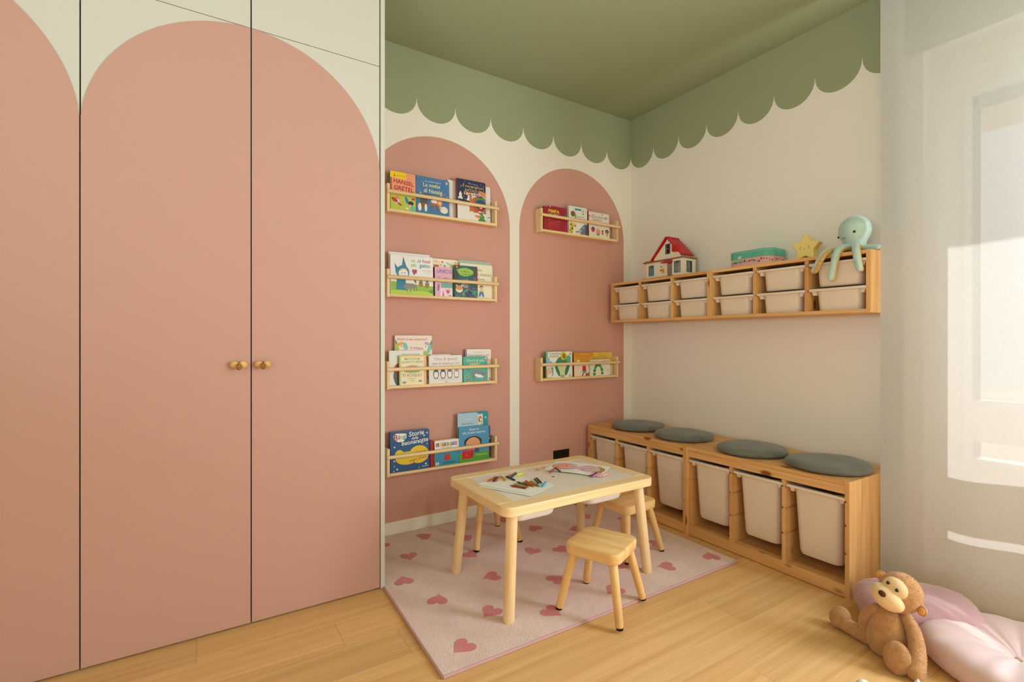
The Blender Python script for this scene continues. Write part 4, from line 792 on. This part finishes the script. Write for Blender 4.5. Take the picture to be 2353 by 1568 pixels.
# ------------------------------------------------------------------ toys on the wall cabinets
TOPZ = ZC1
cw_, br_, rd_, bl_ = flat('toy_cream', 'eadfc6', .45), flat('toy_brown', '9a5f2a', .5), flat('toy_red', 'c01f26', .4), flat('toy_blue', '2f7494', .45)
hs = thing('toy_house', 'cream toy house with red gable roof and blue windows', 'toy house', (-.14, -.5, TOPZ))
MB().box(-.222, -.07, -.60, -.325, TOPZ+.0005, TOPZ+.008).build('floor_slab', br_, hs, bevel=.002)
MB().box(-.205, -.065, -.668, -.58, TOPZ+.0005, TOPZ+.006).build('floor_slab', br_, hs, bevel=.002)
def wall_with_hole(x0, x1, y0, y1, z0, z1, holes):
    """front wall (thickness x) with rectangular openings (ya<yb, za<zb)"""
    m = MB(); ys = sorted({y0, y1, *[h for q in holes for h in q[:2]]})
    for a, c in zip(ys, ys[1:]):
        hh = [q for q in holes if q[0] <= a+1e-6 and q[1] >= c-1e-6]
        if not hh: m.box(x0, x1, a, c, z0, z1)
        else:
            q = hh[0]
            if q[2] > z0+1e-5: m.box(x0, x1, a, c, z0, q[2])
            if q[3] < z1-1e-5: m.box(x0, x1, a, c, q[3], z1)
    return m
Z1 = TOPZ+.118; zb = TOPZ+.0065
wall_with_hole(-.196, -.190, -.58, -.345, zb, Z1, [(-.408, -.372, TOPZ+.03, TOPZ+.094), (-.572, -.528, zb, TOPZ+.10)]).build('front_wall', cw_, hs)
wall_with_hole(-.206, -.199, -.668, -.58, zb, Z1, [(-.644, -.604, TOPZ+.03, TOPZ+.098)]).build('front_wall', cw_, hs)
MB().box(-.199, -.075, -.668, -.662, zb, TOPZ+.03).box(-.199, -.165, -.668, -.662, TOPZ+.03, TOPZ+.098).box(-.118, -.075, -.668, -.662, TOPZ+.03, TOPZ+.098).box(-.199, -.075, -.668, -.662, TOPZ+.098, Z1).build('side_wall', cw_, hs)
MB().box(-.190, -.075, -.351, -.345, zb, Z1).build('side_wall', cw_, hs)
def wframe(x, y0, y1, z0, z1, t, name, bar=True, th=.004):
    m = MB().box(x-th, x+th, y0-t, y1+t, z0-t, z0).box(x-th, x+th, y0-t, y1+t, z1, z1+t).box(x-th, x+th, y0-t, y0, z0, z1).box(x-th, x+th, y1, y1+t, z0, z1)
    if bar: m.box(x-th*.6, x+th*.6, y0, y1, (z0+z1)/2-.003, (z0+z1)/2+.003)
    return m.build(name, bl_, hs, bevel=.001, seg=1)
wframe(-.197, -.408, -.372, TOPZ+.03, TOPZ+.094, .004, 'window_frame', False)
wframe(-.206, -.644, -.604, TOPZ+.03, TOPZ+.098, .005, 'window_frame', False)
MB().box(-.198, -.196, -.642, -.628, TOPZ+.034, TOPZ+.096).build('curtain', flat('toy_curtain', 'b9b4a8', .7), hs); MB().box(-.15, -.148, -.628, -.600, TOPZ+.02, TOPZ+.10).build('inner_wall', flat('toy_navy', '24506a', .6), hs)
f_ = MB().box(-.165, -.118, -.671, -.661, TOPZ+.026, TOPZ+.030).box(-.165, -.118, -.671, -.661, TOPZ+.098, TOPZ+.102).box(-.169, -.165, -.671, -.661, TOPZ+.026, TOPZ+.102).box(-.118, -.114, -.671, -.661, TOPZ+.026, TOPZ+.102).build('window_frame', bl_, hs, bevel=.001, seg=1)
MB().box(-.2, -.196, -.505, -.482, TOPZ+.035, TOPZ+.066).build('letter_box', flat('toy_orange', 'dc9a1c', .45), hs, bevel=.002); MB().box(-.1985, -.196, -.479, -.470, TOPZ+.050, TOPZ+.062).build('badge', rd_, hs, bevel=.002); MB().box(-.1985, -.196, -.486, -.470, TOPZ+.076, TOPZ+.084).build('house_number', flat('toy_grey', '8fa0ae', .5), hs)
MB().box(-.212, -.065, -.676, -.322, Z1, Z1+.009).build('roof_slab', br_, hs, bevel=.003)
for yk in (-.36, -.395): MB().box(-.216, -.19, yk-.010, yk+.010, Z1+.007, Z1+.013).build('roof_peg', br_, hs, bevel=.002)
MB().prism([(-.196, Z1-.002), (-.236, Z1-.014), (-.236, Z1-.020), (-.196, Z1-.018)], 1, -.585, -.505).build('awning', rd_, hs, bevel=.001, seg=1)
GZ = Z1+.009; gy0, gy1, ap = -.640, -.412, -.530; az = TOPZ+.272
m = wall_with_hole(-.196, -.190, -.552, -.520, GZ, GZ+.112, [(-.552, -.520, GZ+.035, GZ+.103)])
MB().prism([(-.520, GZ), (gy1, GZ), (gy1, GZ+.012), (-.520, az-.022)], 0, -.196, -.190).build('gable_wall', cw_, hs)
MB().prism([(-.552, GZ), (gy0, GZ), (gy0, GZ+.022), (-.552, az-.018)], 0, -.196, -.190).build('gable_wall', cw_, hs)
MB().prism([(-.552, GZ+.104), (-.552, az-.018), (ap, az-.006), (-.520, az-.020), (-.520, GZ+.104)], 0, -.196, -.190).build('gable_wall', cw_, hs)
MB().box(-.196, -.190, -.552, -.520, GZ, GZ+.034).build('gable_wall', cw_, hs)
MB().box(-.190, -.10, gy0, gy0+.006, GZ, GZ+.02).build('side_wall', cw_, hs)
wframe(-.196, -.552, -.520, GZ+.038, GZ+.100, .004, 'window_frame')
for y_, z_, s in ((gy1+.018, GZ-.004, 1), (gy0-.018, GZ+.012, -1)):
    dy, dz = ap-y_, az-z_; L_ = math.hypot(dy, dz); ny, nz = -dz/L_*(-1 if s > 0 else 1), abs(dy)/L_
    nn = (abs(dz)/L_*s, abs(dy)/L_)
    MB().prism([(y_, z_), (ap, az), (ap+nn[0]*.009, az+nn[1]*.009), (y_+nn[0]*.009, z_+nn[1]*.009)], 0, -.212, -.085).build('roof_panel', rd_, hs, bevel=.001, seg=1)
MB().box(-.209, -.09, ap-.016, ap+.012, az-.002, az+.008).build('roof_ridge', rd_, hs, bevel=.002)
MB().box(-.222, -.180, -.628, -.590, GZ+.040, GZ+.084).build('chimney', rd_, hs, bevel=.001)

# little suitcase
PK, MT = flat('case_pink', 'e0b0a4', .6), flat('case_mint', '5fae92', .55)
sc = thing('toy_suitcase', 'small pink floral suitcase with mint green lid', 'suitcase', (-.115, -1.13, TOPZ))
def loft(name, prof, mat, cx, cyy, hx, hy, r, n=8, parent=None):
    rr = [[(p[0], p[1], z) for p in rrect(hx+g, hy+g, r+g, n, cx, cyy)] for z, g in prof]
    return MB().rings(rr).build(name, mat, parent, smooth=True, sharp=50)
cs = loft('case_body', [(TOPZ+.0005, -.003), (TOPZ+.003, 0), (TOPZ+.053, 0)], PK, -.115, -1.132, .092, .132, .05, parent=sc)
loft('case_lid', [(TOPZ+.050, .0025), (TOPZ+.092, .0025), (TOPZ+.095, .0005), (TOPZ+.0955, -.004)], MT, -.115, -1.132, .092, .132, .05, parent=sc)
loft('lid_seam', [(TOPZ+.0865, .0029), (TOPZ+.0873, .0031), (TOPZ+.088, .0029)], flat('stitching', 'b9dccd', .7), -.115, -1.132, .092, .132, .05, parent=sc)
hy_ = -1.075
MB().box(-.226, -.219, hy_-.036, hy_+.036, TOPZ+.030, TOPZ+.040).build('handle', flat('handle_mint', '7ec2a4', .5), sc, bevel=.003)
for s in (-1, 1): MB().tube([(-.206, hy_+s*.034, TOPZ+.043), (-.224, hy_+s*.034, TOPZ+.043), (-.224, hy_+s*.034, TOPZ+.034)], .003, 8).build('handle_loop', STEEL, sc, smooth=True)
MB().box(-.214, -.207, hy_-.014, hy_+.006, TOPZ+.045, TOPZ+.067).build('clasp', STEEL, sc, bevel=.002)
q = random.Random(4); fl_ = MB(); cols = ['b5273a', 'cc6a78', '4a4a38', 'd98a8c', '8a3040']
outline = rrect(.092, .132, .05, 8, -.115, -1.132)
def along(s):  # point and outward normal on the left-front-right outline, s in metres from the far left corner
    pts = [Vector(p+(0,)) for p in outline]; pts = [p for p in pts if True]
    seg = []; st_ = max(range(len(pts)), key=lambda i: pts[i].y-pts[i].x*1.0)
    k = st_; acc = 0
    while True:
        a, b = pts[k % len(pts)], pts[(k+1) % len(pts)]; l = (b-a).length
        if acc+l >= s or k-st_ > len(pts): t = (s-acc)/max(l, 1e-6); d = (b-a)/max(l, 1e-6); return a+d*l*t, Vector((d.y, -d.x, 0)), d
        acc += l; k += 1
for i in range(26):
    s = .012+i*.0145; p, nrm, d = along(s); z = TOPZ+.024+q.random()*.014; rr_ = .0045+q.random()*.004; ci = q.choice([0, 0, 1, 1, 2, 3, 4])
    n5 = 10; pts = []
    for k in range(n5):
        a = 2*math.pi*k/n5; r2 = rr_*(1 if k % 2 else .6); pts.append(p+nrm*.0006+d*r2*math.cos(a)+Vector((0, 0, z+r2*math.sin(a))))
    fl_.add(pts, [tuple(range(n5))], ci)
fl_.build('flower_print', [flat('flower_'+c, c, .6) for c in cols], sc)

# star night light
SY, SX, SZ = -1.432, -.15, TOPZ+.066
stp = []
for k in range(10):
    r = .078 if k % 2 == 0 else .044; a = math.pi*k/5; stp.append((SY-r*math.sin(a), SZ+r*math.cos(a)))
STY = flat('star_yellow', 'ecd47e', .45, .3)
sr = thing('star_lamp', 'pale yellow star night light with a tiny smiling face', 'night light', (SX, SY, TOPZ))
sm_ = MB().prism(stp, 0, SX-.024, SX+.024).build('star_body', STY, sr, bevel=.006, seg=3)
fc = MB()
def disc(mb, y, z, ry, rz, x, mi, n=12): mb.add([(x, y+ry*math.cos(2*math.pi*k/n), z+rz*math.sin(2*math.pi*k/n)) for k in range(n)], [tuple(range(n))], mi)
fx = SX-.0243
for s in (-1, 1): disc(fc, SY+s*.020, SZ+.006, .0022, .0028, fx, 0); disc(fc, SY+s*.024, SZ-.004, .0055, .0045, fx, 1)
fc.tube([(fx, SY-.005, SZ-.004), (fx, SY, SZ-.0065), (fx, SY+.005, SZ-.004)], .0008, 6, mi=0)
fc.build('face_print', [flat('face_brown', '5a4632', .6), flat('cheek_pink', 'e0a090', .6)], sr)
MB().prism([(SY-.026, TOPZ+.0005), (SY+.026, TOPZ+.0005), (SY, TOPZ+.018)], 0, SX-.02, SX+.02).build('foot_wedge', flat('wedge_wood', 'b98a4a', .6), sr)

# plush octopus
OCT = flat('octopus_plush', 'b2cabe', .9, .1, bump=.5, bscale=260, var=.08, vscale=30, sheen=.6); TAN = flat('octopus_underside', 'cda867', .9, .1, bump=.7, bscale=180, var=.12, vscale=60)
oc_ = thing('plush_octopus', 'mint green plush octopus with arms dangling over the cabinet edge', 'plush toy', (-.165, -1.668, TOPZ))
prof = [(.002, -.082), (.040, -.080), (.046, -.070), (.046, -.052), (.053, -.036), (.064, -.016), (.0695, .006), (.0685, .030), (.060, .052), (.046, .070), (.026, .082), (.002, .087)]
hd = MB().lathe([(r*1.02, z) for r, z in prof], (-.165, -1.668, TOPZ+.103), 28).build('head', OCT, oc_, smooth=True, sharp=80)
sb = hd.modifiers.new('smooth', 'SUBSURF'); sb.levels = 1; sb.render_levels = 2
EY = flat('plush_eye', '151211', .15, .6)
vd = Vector((-.86, -.30, 0)).normalized()  # face turned a little to the left of the camera
def onhead(ang, dz, r): return Vector((-.165, -1.668, TOPZ+.103+dz))+Vector((math.cos(ang), math.sin(ang), 0))*r
a_eye = math.atan2(-.35, -.90)
MB().ellipsoid(onhead(a_eye, -.004, .068), (.0055, .0055, .0068), 12, 8).build('eye', EY, oc_, smooth=True)
MB().ellipsoid(onhead(a_eye-R(95), -.012, .067), (.0055, .0055, .0068), 12, 8).build('eye', EY, oc_, smooth=True)
MB().tube([onhead(a_eye-R(58), -.026, .0605), onhead(a_eye-R(46), -.029, .0592), onhead(a_eye-R(34), -.024, .0612)], .0009, 6).build('mouth', EY, oc_, smooth=True)
Zt = TOPZ+.018
arms = [([(-.175, -1.64, Zt+.012), (-.215, -1.612, Zt+.008), (-.262, -1.588, Zt-.002), (-.286, -1.570, Zt-.034), (-.290, -1.552, Zt-.070), (-.290, -1.538, Zt-.096)], .0165, 1),
        ([(-.19, -1.66, Zt+.012), (-.235, -1.648, Zt+.010), (-.272, -1.638, Zt-.010), (-.287, -1.630, Zt-.055), (-.288, -1.622, Zt-.10), (-.289, -1.614, Zt-.140)], .0165, 0),
        ([(-.19, -1.69, Zt+.012), (-.232, -1.702, Zt+.010), (-.270, -1.716, Zt-.008), (-.286, -1.727, Zt-.045), (-.287, -1.733, Zt-.085), (-.287, -1.738, Zt-.108)], .0165, 0),
        ([(-.165, -1.70, Zt+.008), (-.170, -1.735, Zt+.002), (-.172, -1.757, Zt), (-.173, -1.768, Zt)], .015, 0),
        ([(-.14, -1.64, Zt+.006), (-.11, -1.61, Zt), (-.08, -1.59, Zt)], .015, 0), ([(-.13, -1.69, Zt+.006), (-.09, -1.71, Zt), (-.06, -1.72, Zt)], .015, 0)]
def smooth_path(P, n=4):
    P = [Vector(p) for p in P]; out = []
    for i in range(len(P)-1):
        p0, p1, p2, p3 = P[max(i-1, 0)], P[i], P[i+1], P[min(i+2, len(P)-1)]
        for k in range(n):
            t = k/n; out.append(.5*((2*p1)+(-p0+p2)*t+(2*p0-5*p1+4*p2-p3)*t*t+(-p0+3*p1-3*p2+p3)*t**3))
    return out+[P[-1]]
for P, r, turned in arms:
    SP = smooth_path(P); n = len(SP)
    ar = MB().tube(SP, [r*(1-.12*i/(n-1)) for i in range(n)], 12, True).build('arm', OCT, oc_, smooth=True, sharp=80)
    off = Vector((-.004, -.007, -.004)) if turned else Vector((.0055, -.0045, -.004))
    us = MB(); us.tube([p+off for p in SP], [r*(.86-.12*i/(n-1)) for i in range(n)], 10, True)
    if turned:
        for i in range(3, n, 2): us.ellipsoid(SP[i]+off*1.2+Vector((-.011, -.003, -.006)), (.005, .005, .005), 8, 6)
    us.build('arm_underside', TAN, ar, smooth=True, sharp=80)
# ------------------------------------------------------------------ floor cushions by the curtain
def tufted(r, h, seed, dimple=.45, wr=26):
    m = MB(); q = random.Random(seed); ph = [q.random()*6.28 for _ in range(8)]; N = 128; rr = []
    prof = [(.003, 0), (.6, 0), (.86, .04), (.96, .16), (1.0, .36), (1.0, .54), (.975, .72), (.92, .87), (.84, .97), (.74, 1.02), (.62, 1.02), (.5, .99), (.38, .92), (.26, .83), (.16, .72), (.09, .60), (.05, .55), (.003, .54)]
    for i, (p, z) in enumerate(prof):
        ring = []
        for k in range(N):
            a = 2*math.pi*k/N; top = i > 5
            w = (.5+.5*math.sin(wr*.5*a+ph[0]+.7*math.sin(3*a+ph[4])))*(.5+.5*math.sin(wr*.23*a+ph[1]))
            crease = w*(.10 if top else .05)*(1 if p < .9 else .6)*min(1, p*3)
            side = .007*math.sin(wr*2.3*a+ph[2]+z*2)*(1 if .05 < z < .9 and p > .9 else 0)
            R_ = r*p*(1+.012*math.sin(3*a+ph[3])+.008*math.sin(5*a+ph[5])+side)
            ring.append((R_*math.cos(a), R_*math.sin(a), h*(z-crease if z > .3 else z)))
        rr.append(ring)
    return m.rings(rr)
c1 = thing('floor_cushion', 'pale mauve tufted floor cushion in the sunlight behind the plush', 'cushion', (-.535, -2.335, .001), R(20), 'mauve floor cushions')
tufted(.272, .105, 3).build('cushion_pad', PALEMAUVE, c1, world=False, smooth=True, sharp=80)
MB().ellipsoid((0, 0, .061), (.016, .016, .008), 16, 8).build('tuft_button', PALEMAUVE, c1, world=False, smooth=True)
def puffed(w, d, h, seed, n=40):
    m = MB(); q = random.Random(seed); ph = [q.random()*6.28 for _ in range(8)]
    rings_ = []
    prof = [(.02, -.42), (.5, -.44), (.82, -.40), (.95, -.26), (1.0, -.02), (1.0, .02), (.965, .2), (.89, .34), (.75, .44), (.55, .49), (.3, .5), (.02, .5)]
    N = 96
    for i, (p, z) in enumerate(prof):
        ring = []
        for k in range(N):
            a = 2*math.pi*k/N; ca, sa = math.cos(a), math.sin(a); e = (abs(ca)**3.2+abs(sa)**3.2)**(-1/3.2)
            wr = .011*math.sin(23*a+ph[0]+2*math.sin(2*a+ph[3]))*max(0, (p-.35)/.65)*(1 if abs(z) > .05 else .2)
            zz = h*z*(1+wr*2.2)
            ring.append((w/2*p*e*ca*(1+wr*.5), d/2*p*e*sa*(1+wr*.5), zz))
        rings_.append(ring)
    return m.rings(rings_), rings_
c2 = thing('floor_cushion', 'dusty mauve cushion lying behind the plush monkey against the curtain', 'cushion', (-.475, -2.02, .074), R(-56), 'mauve floor cushions')
c2.rotation_euler = (R(6), R(-2), R(-56))
pm, rg = puffed(.41, .28, .128, 5)
pm.build('cushion_pad', MAUVE, c2, world=False, smooth=True, sharp=80)
seam = rg[4]+[rg[4][0]]
MB().tube(seam[::2], .0022, 6).build('seam_piping', MAUVE, c2, world=False, smooth=True)

# ------------------------------------------------------------------ plush monkey, sitting; built facing its viewer and turned in place
FUR = flat('monkey_fur', 'c08f5f', .95, .05, bump=.8, bscale=140, var=.13, vscale=45, sheen=.5); FACE = flat('monkey_face', 'e8c596', .85, .1, bump=.2, bscale=300, sheen=.3)
mk = thing('plush_monkey', 'brown plush monkey sitting on the floor against the mauve cushions', 'plush toy', (-.779, -2.041, 0), -1.2176)
def lump(c, r, seed, amp=.05, rot=None, n=32, m=20):
    mb = MB(); q = random.Random(seed); ph = [q.random()*6.28 for _ in range(6)]; rr = []; c = Vector(c); rot = rot or Matrix()
    for k in range(m+1):
        a = -math.pi/2+math.pi*(k+.02)/(m+.04); cq, z = math.cos(a), math.sin(a)
        ring = []
        for i in range(n):
            b = 2*math.pi*i/n; w = 1+amp*(math.sin(3*b+ph[0]+2*z)*cq+.6*math.sin(5*b+ph[1]-3*z)*cq)*.5
            ring.append(c+rot @ Vector((r[0]*cq*math.cos(b)*w, r[1]*cq*math.sin(b)*w, r[2]*z)))
        rr.append(ring)
    return mb.rings(rr)
furry = []
def part(mb, name, mat, par=None, fur=0):
    o = mb.build(name, mat, par or mk, world=False, smooth=True, sharp=80)
    if fur: furry.append((o, fur))
    return o
# pear shaped body
bp_ = [(.004, .0), (.035, .001), (.055, .012), (.064, .035), (.066, .060), (.062, .085), (.053, .112), (.041, .138), (.030, .158), (.012, .172), (.003, .174)]
body = MB(); rr = []
for r, z in bp_:
    rr.append([(-.004+r*math.cos(a)*1.0-.02*(z-.08)*0, .006+r*math.sin(a)*.92+.10*max(0, z-.05), z) for a in [2*math.pi*k/32 for k in range(32)]])
part(body.rings(rr), 'body', FUR, fur=5200)
f = Vector((-.50, -.84, .20)).normalized(); e = Vector((.80, -.40, -.40)); e = (e-f*e.dot(f)).normalized(); up = e.cross(-f).normalized()
HM = Matrix((( e.x, -f.x, up.x, 0), (e.y, -f.y, up.y, 0), (e.z, -f.z, up.z, 0), (0, 0, 0, 1)))
hc = Vector((.030, .008, .238))
head = part(lump(hc, (.066, .064, .070), 2, .03, HM), 'head', FUR, fur=5200)
def hp(x, y_, z): return hc+HM @ Vector((x, y_, z))
def rotx(d): return HM @ Matrix.Rotation(R(d), 4, 'X')
part(lump(hp(0, -.030, .012), (.046, .040, .044), 7, .02, HM), 'face_mask', FACE)
part(lump(hp(0, -.050, -.024), (.055, .047, .040), 8, .02, rotx(-8)), 'muzzle', FACE)
part(MB().ellipsoid(hp(0, -.0955, -.008), (.0125, .008, .010), 16, 10, rot=rotx(-20)), 'nose', flat('monkey_nose', '5a3320', .8, .1, bump=.4, bscale=300))
for s in (-1, 1):
    part(MB().ellipsoid(hp(s*.0165, -.0665, .026), (.0058, .0045, .0062), 14, 10, rot=HM), 'eye', EY)
    ear = part(lump(hp(s*.076, .008, -.002), (.020, .008, .018), 9, .02, HM @ Matrix.Rotation(R(s*-18), 4, 'Z')), 'ear', FUR)
    part(MB().ellipsoid(hp(s*.078, .001, -.002), (.013, .0045, .012), 14, 8, rot=HM @ Matrix.Rotation(R(s*-18), 4, 'Z')), 'inner_ear', flat('inner_ear', 'e6a25c', .85), ear)
def limb(P, rad, name, fur, n=18):
    SP = smooth_path(P, 5); m = len(SP); k = [i/(m-1)*(len(rad)-1) for i in range(m)]
    rd = [rad[int(t)]+(rad[min(int(t)+1, len(rad)-1)]-rad[int(t)])*(t-int(t)) for t in k]
    return part(MB().tube(SP, rd, n, True), name, FUR, fur=fur)
limb([(.046, .016, .150), (.066, -.010, .122), (.076, -.052, .078), (.074, -.092, .042), (.070, -.112, .028)], [.019, .022, .024, .026, .026], 'arm', 2600)
limb([(-.040, .024, .148), (-.064, .036, .112), (-.072, .046, .070), (-.066, .048, .032)], [.019, .022, .023, .024], 'arm', 2000)
limb([(-.030, .010, .036), (-.070, .036, .030), (-.115, .066, .027), (-.140, .084, .030)], [.028, .026, .025, .027], 'leg', 2600)
part(lump((-.158, .094, .044), (.034, .033, .043), 11, .04, Matrix.Rotation(R(18), 4, 'Y')), 'foot', FUR, fur=2600)
limb([(.012, -.020, .036), (.018, -.055, .034), (.020, -.082, .036)], [.030, .029, .029], 'leg', 1600)
part(lump((.021, -.104, .0535), (.038, .027, .053), 12, .04, Matrix.Rotation(R(-8), 4, 'X')), 'foot', FUR, fur=3200)
# two small white toys cut by the lower edge of the view
o = MB().lathe([(.002, 0), (.017, .001), (.023, .010), (.022, .022), (.014, .032), (.005, .0355), (.001, .036)], (0, 0, 0), 20).build('white_toy', flat('toy_white', 'efe6d4', .7), None, smooth=True, sharp=80)
o.location = (-1.068, -2.076, .0008); tag(o, 'small rounded white toy at the bottom edge left of the plush foot', 'toy', 'small white toys on the floor')
o = MB().lathe([(.002, 0), (.020, .001), (.021, .006), (.012, .024), (.006, .034), (.001, .041)], (0, 0, 0), 12).build('white_toy', flat('toy_white', 'efe6d4', .7), None, smooth=True, sharp=80)
o.location = (-.918, -2.171, .0008); tag(o, 'small pointed white toy at the bottom edge right of the plush foot', 'toy', 'small white toys on the floor')
# short plush pile: thousands of tiny tufts standing on each furry part
def pile(o, cnt, seed, ln=.0038, wd=.0006):
    me = o.data; q = random.Random(seed); tris = []; acc = []; tot = 0
    me.calc_loop_triangles()
    for t in me.loop_triangles:
        if t.area > 0: tot += t.area; tris.append(t); acc.append(tot)
    import bisect
    v = []; f = []
    for _ in range(cnt):
        t = tris[min(bisect.bisect(acc, q.random()*tot), len(tris)-1)]; a, b, c = [me.vertices[i].co for i in t.vertices]
        r1, r2 = q.random(), q.random()
        if r1+r2 > 1: r1, r2 = 1-r1, 1-r2
        p = a+(b-a)*r1+(c-a)*r2; n = t.normal
        j = Vector((q.gauss(0, 1), q.gauss(0, 1), q.gauss(0, 1)-.5)); d = (n+j*.42).normalized(); sd = d.cross(j).normalized()*wd*(.6+.8*q.random())
        k = len(v); base_ = p-n*.0008; tip = base_+d*ln*(.6+.7*q.random()); tip.z = max(tip.z, .0006)
        v += [base_-sd, base_+sd, tip]; f.append((k, k+1, k+2))
    h = mesh_obj('fur', v, f, [FURT], None, True, None, o); h['kind'] = 'stuff'
FURT = flat('monkey_fur_tips', 'd2a470', .95, .05, var=.18, vscale=60, sheen=.4)
for i, (o, cnt) in enumerate(furry): pile(o, cnt*4, i)
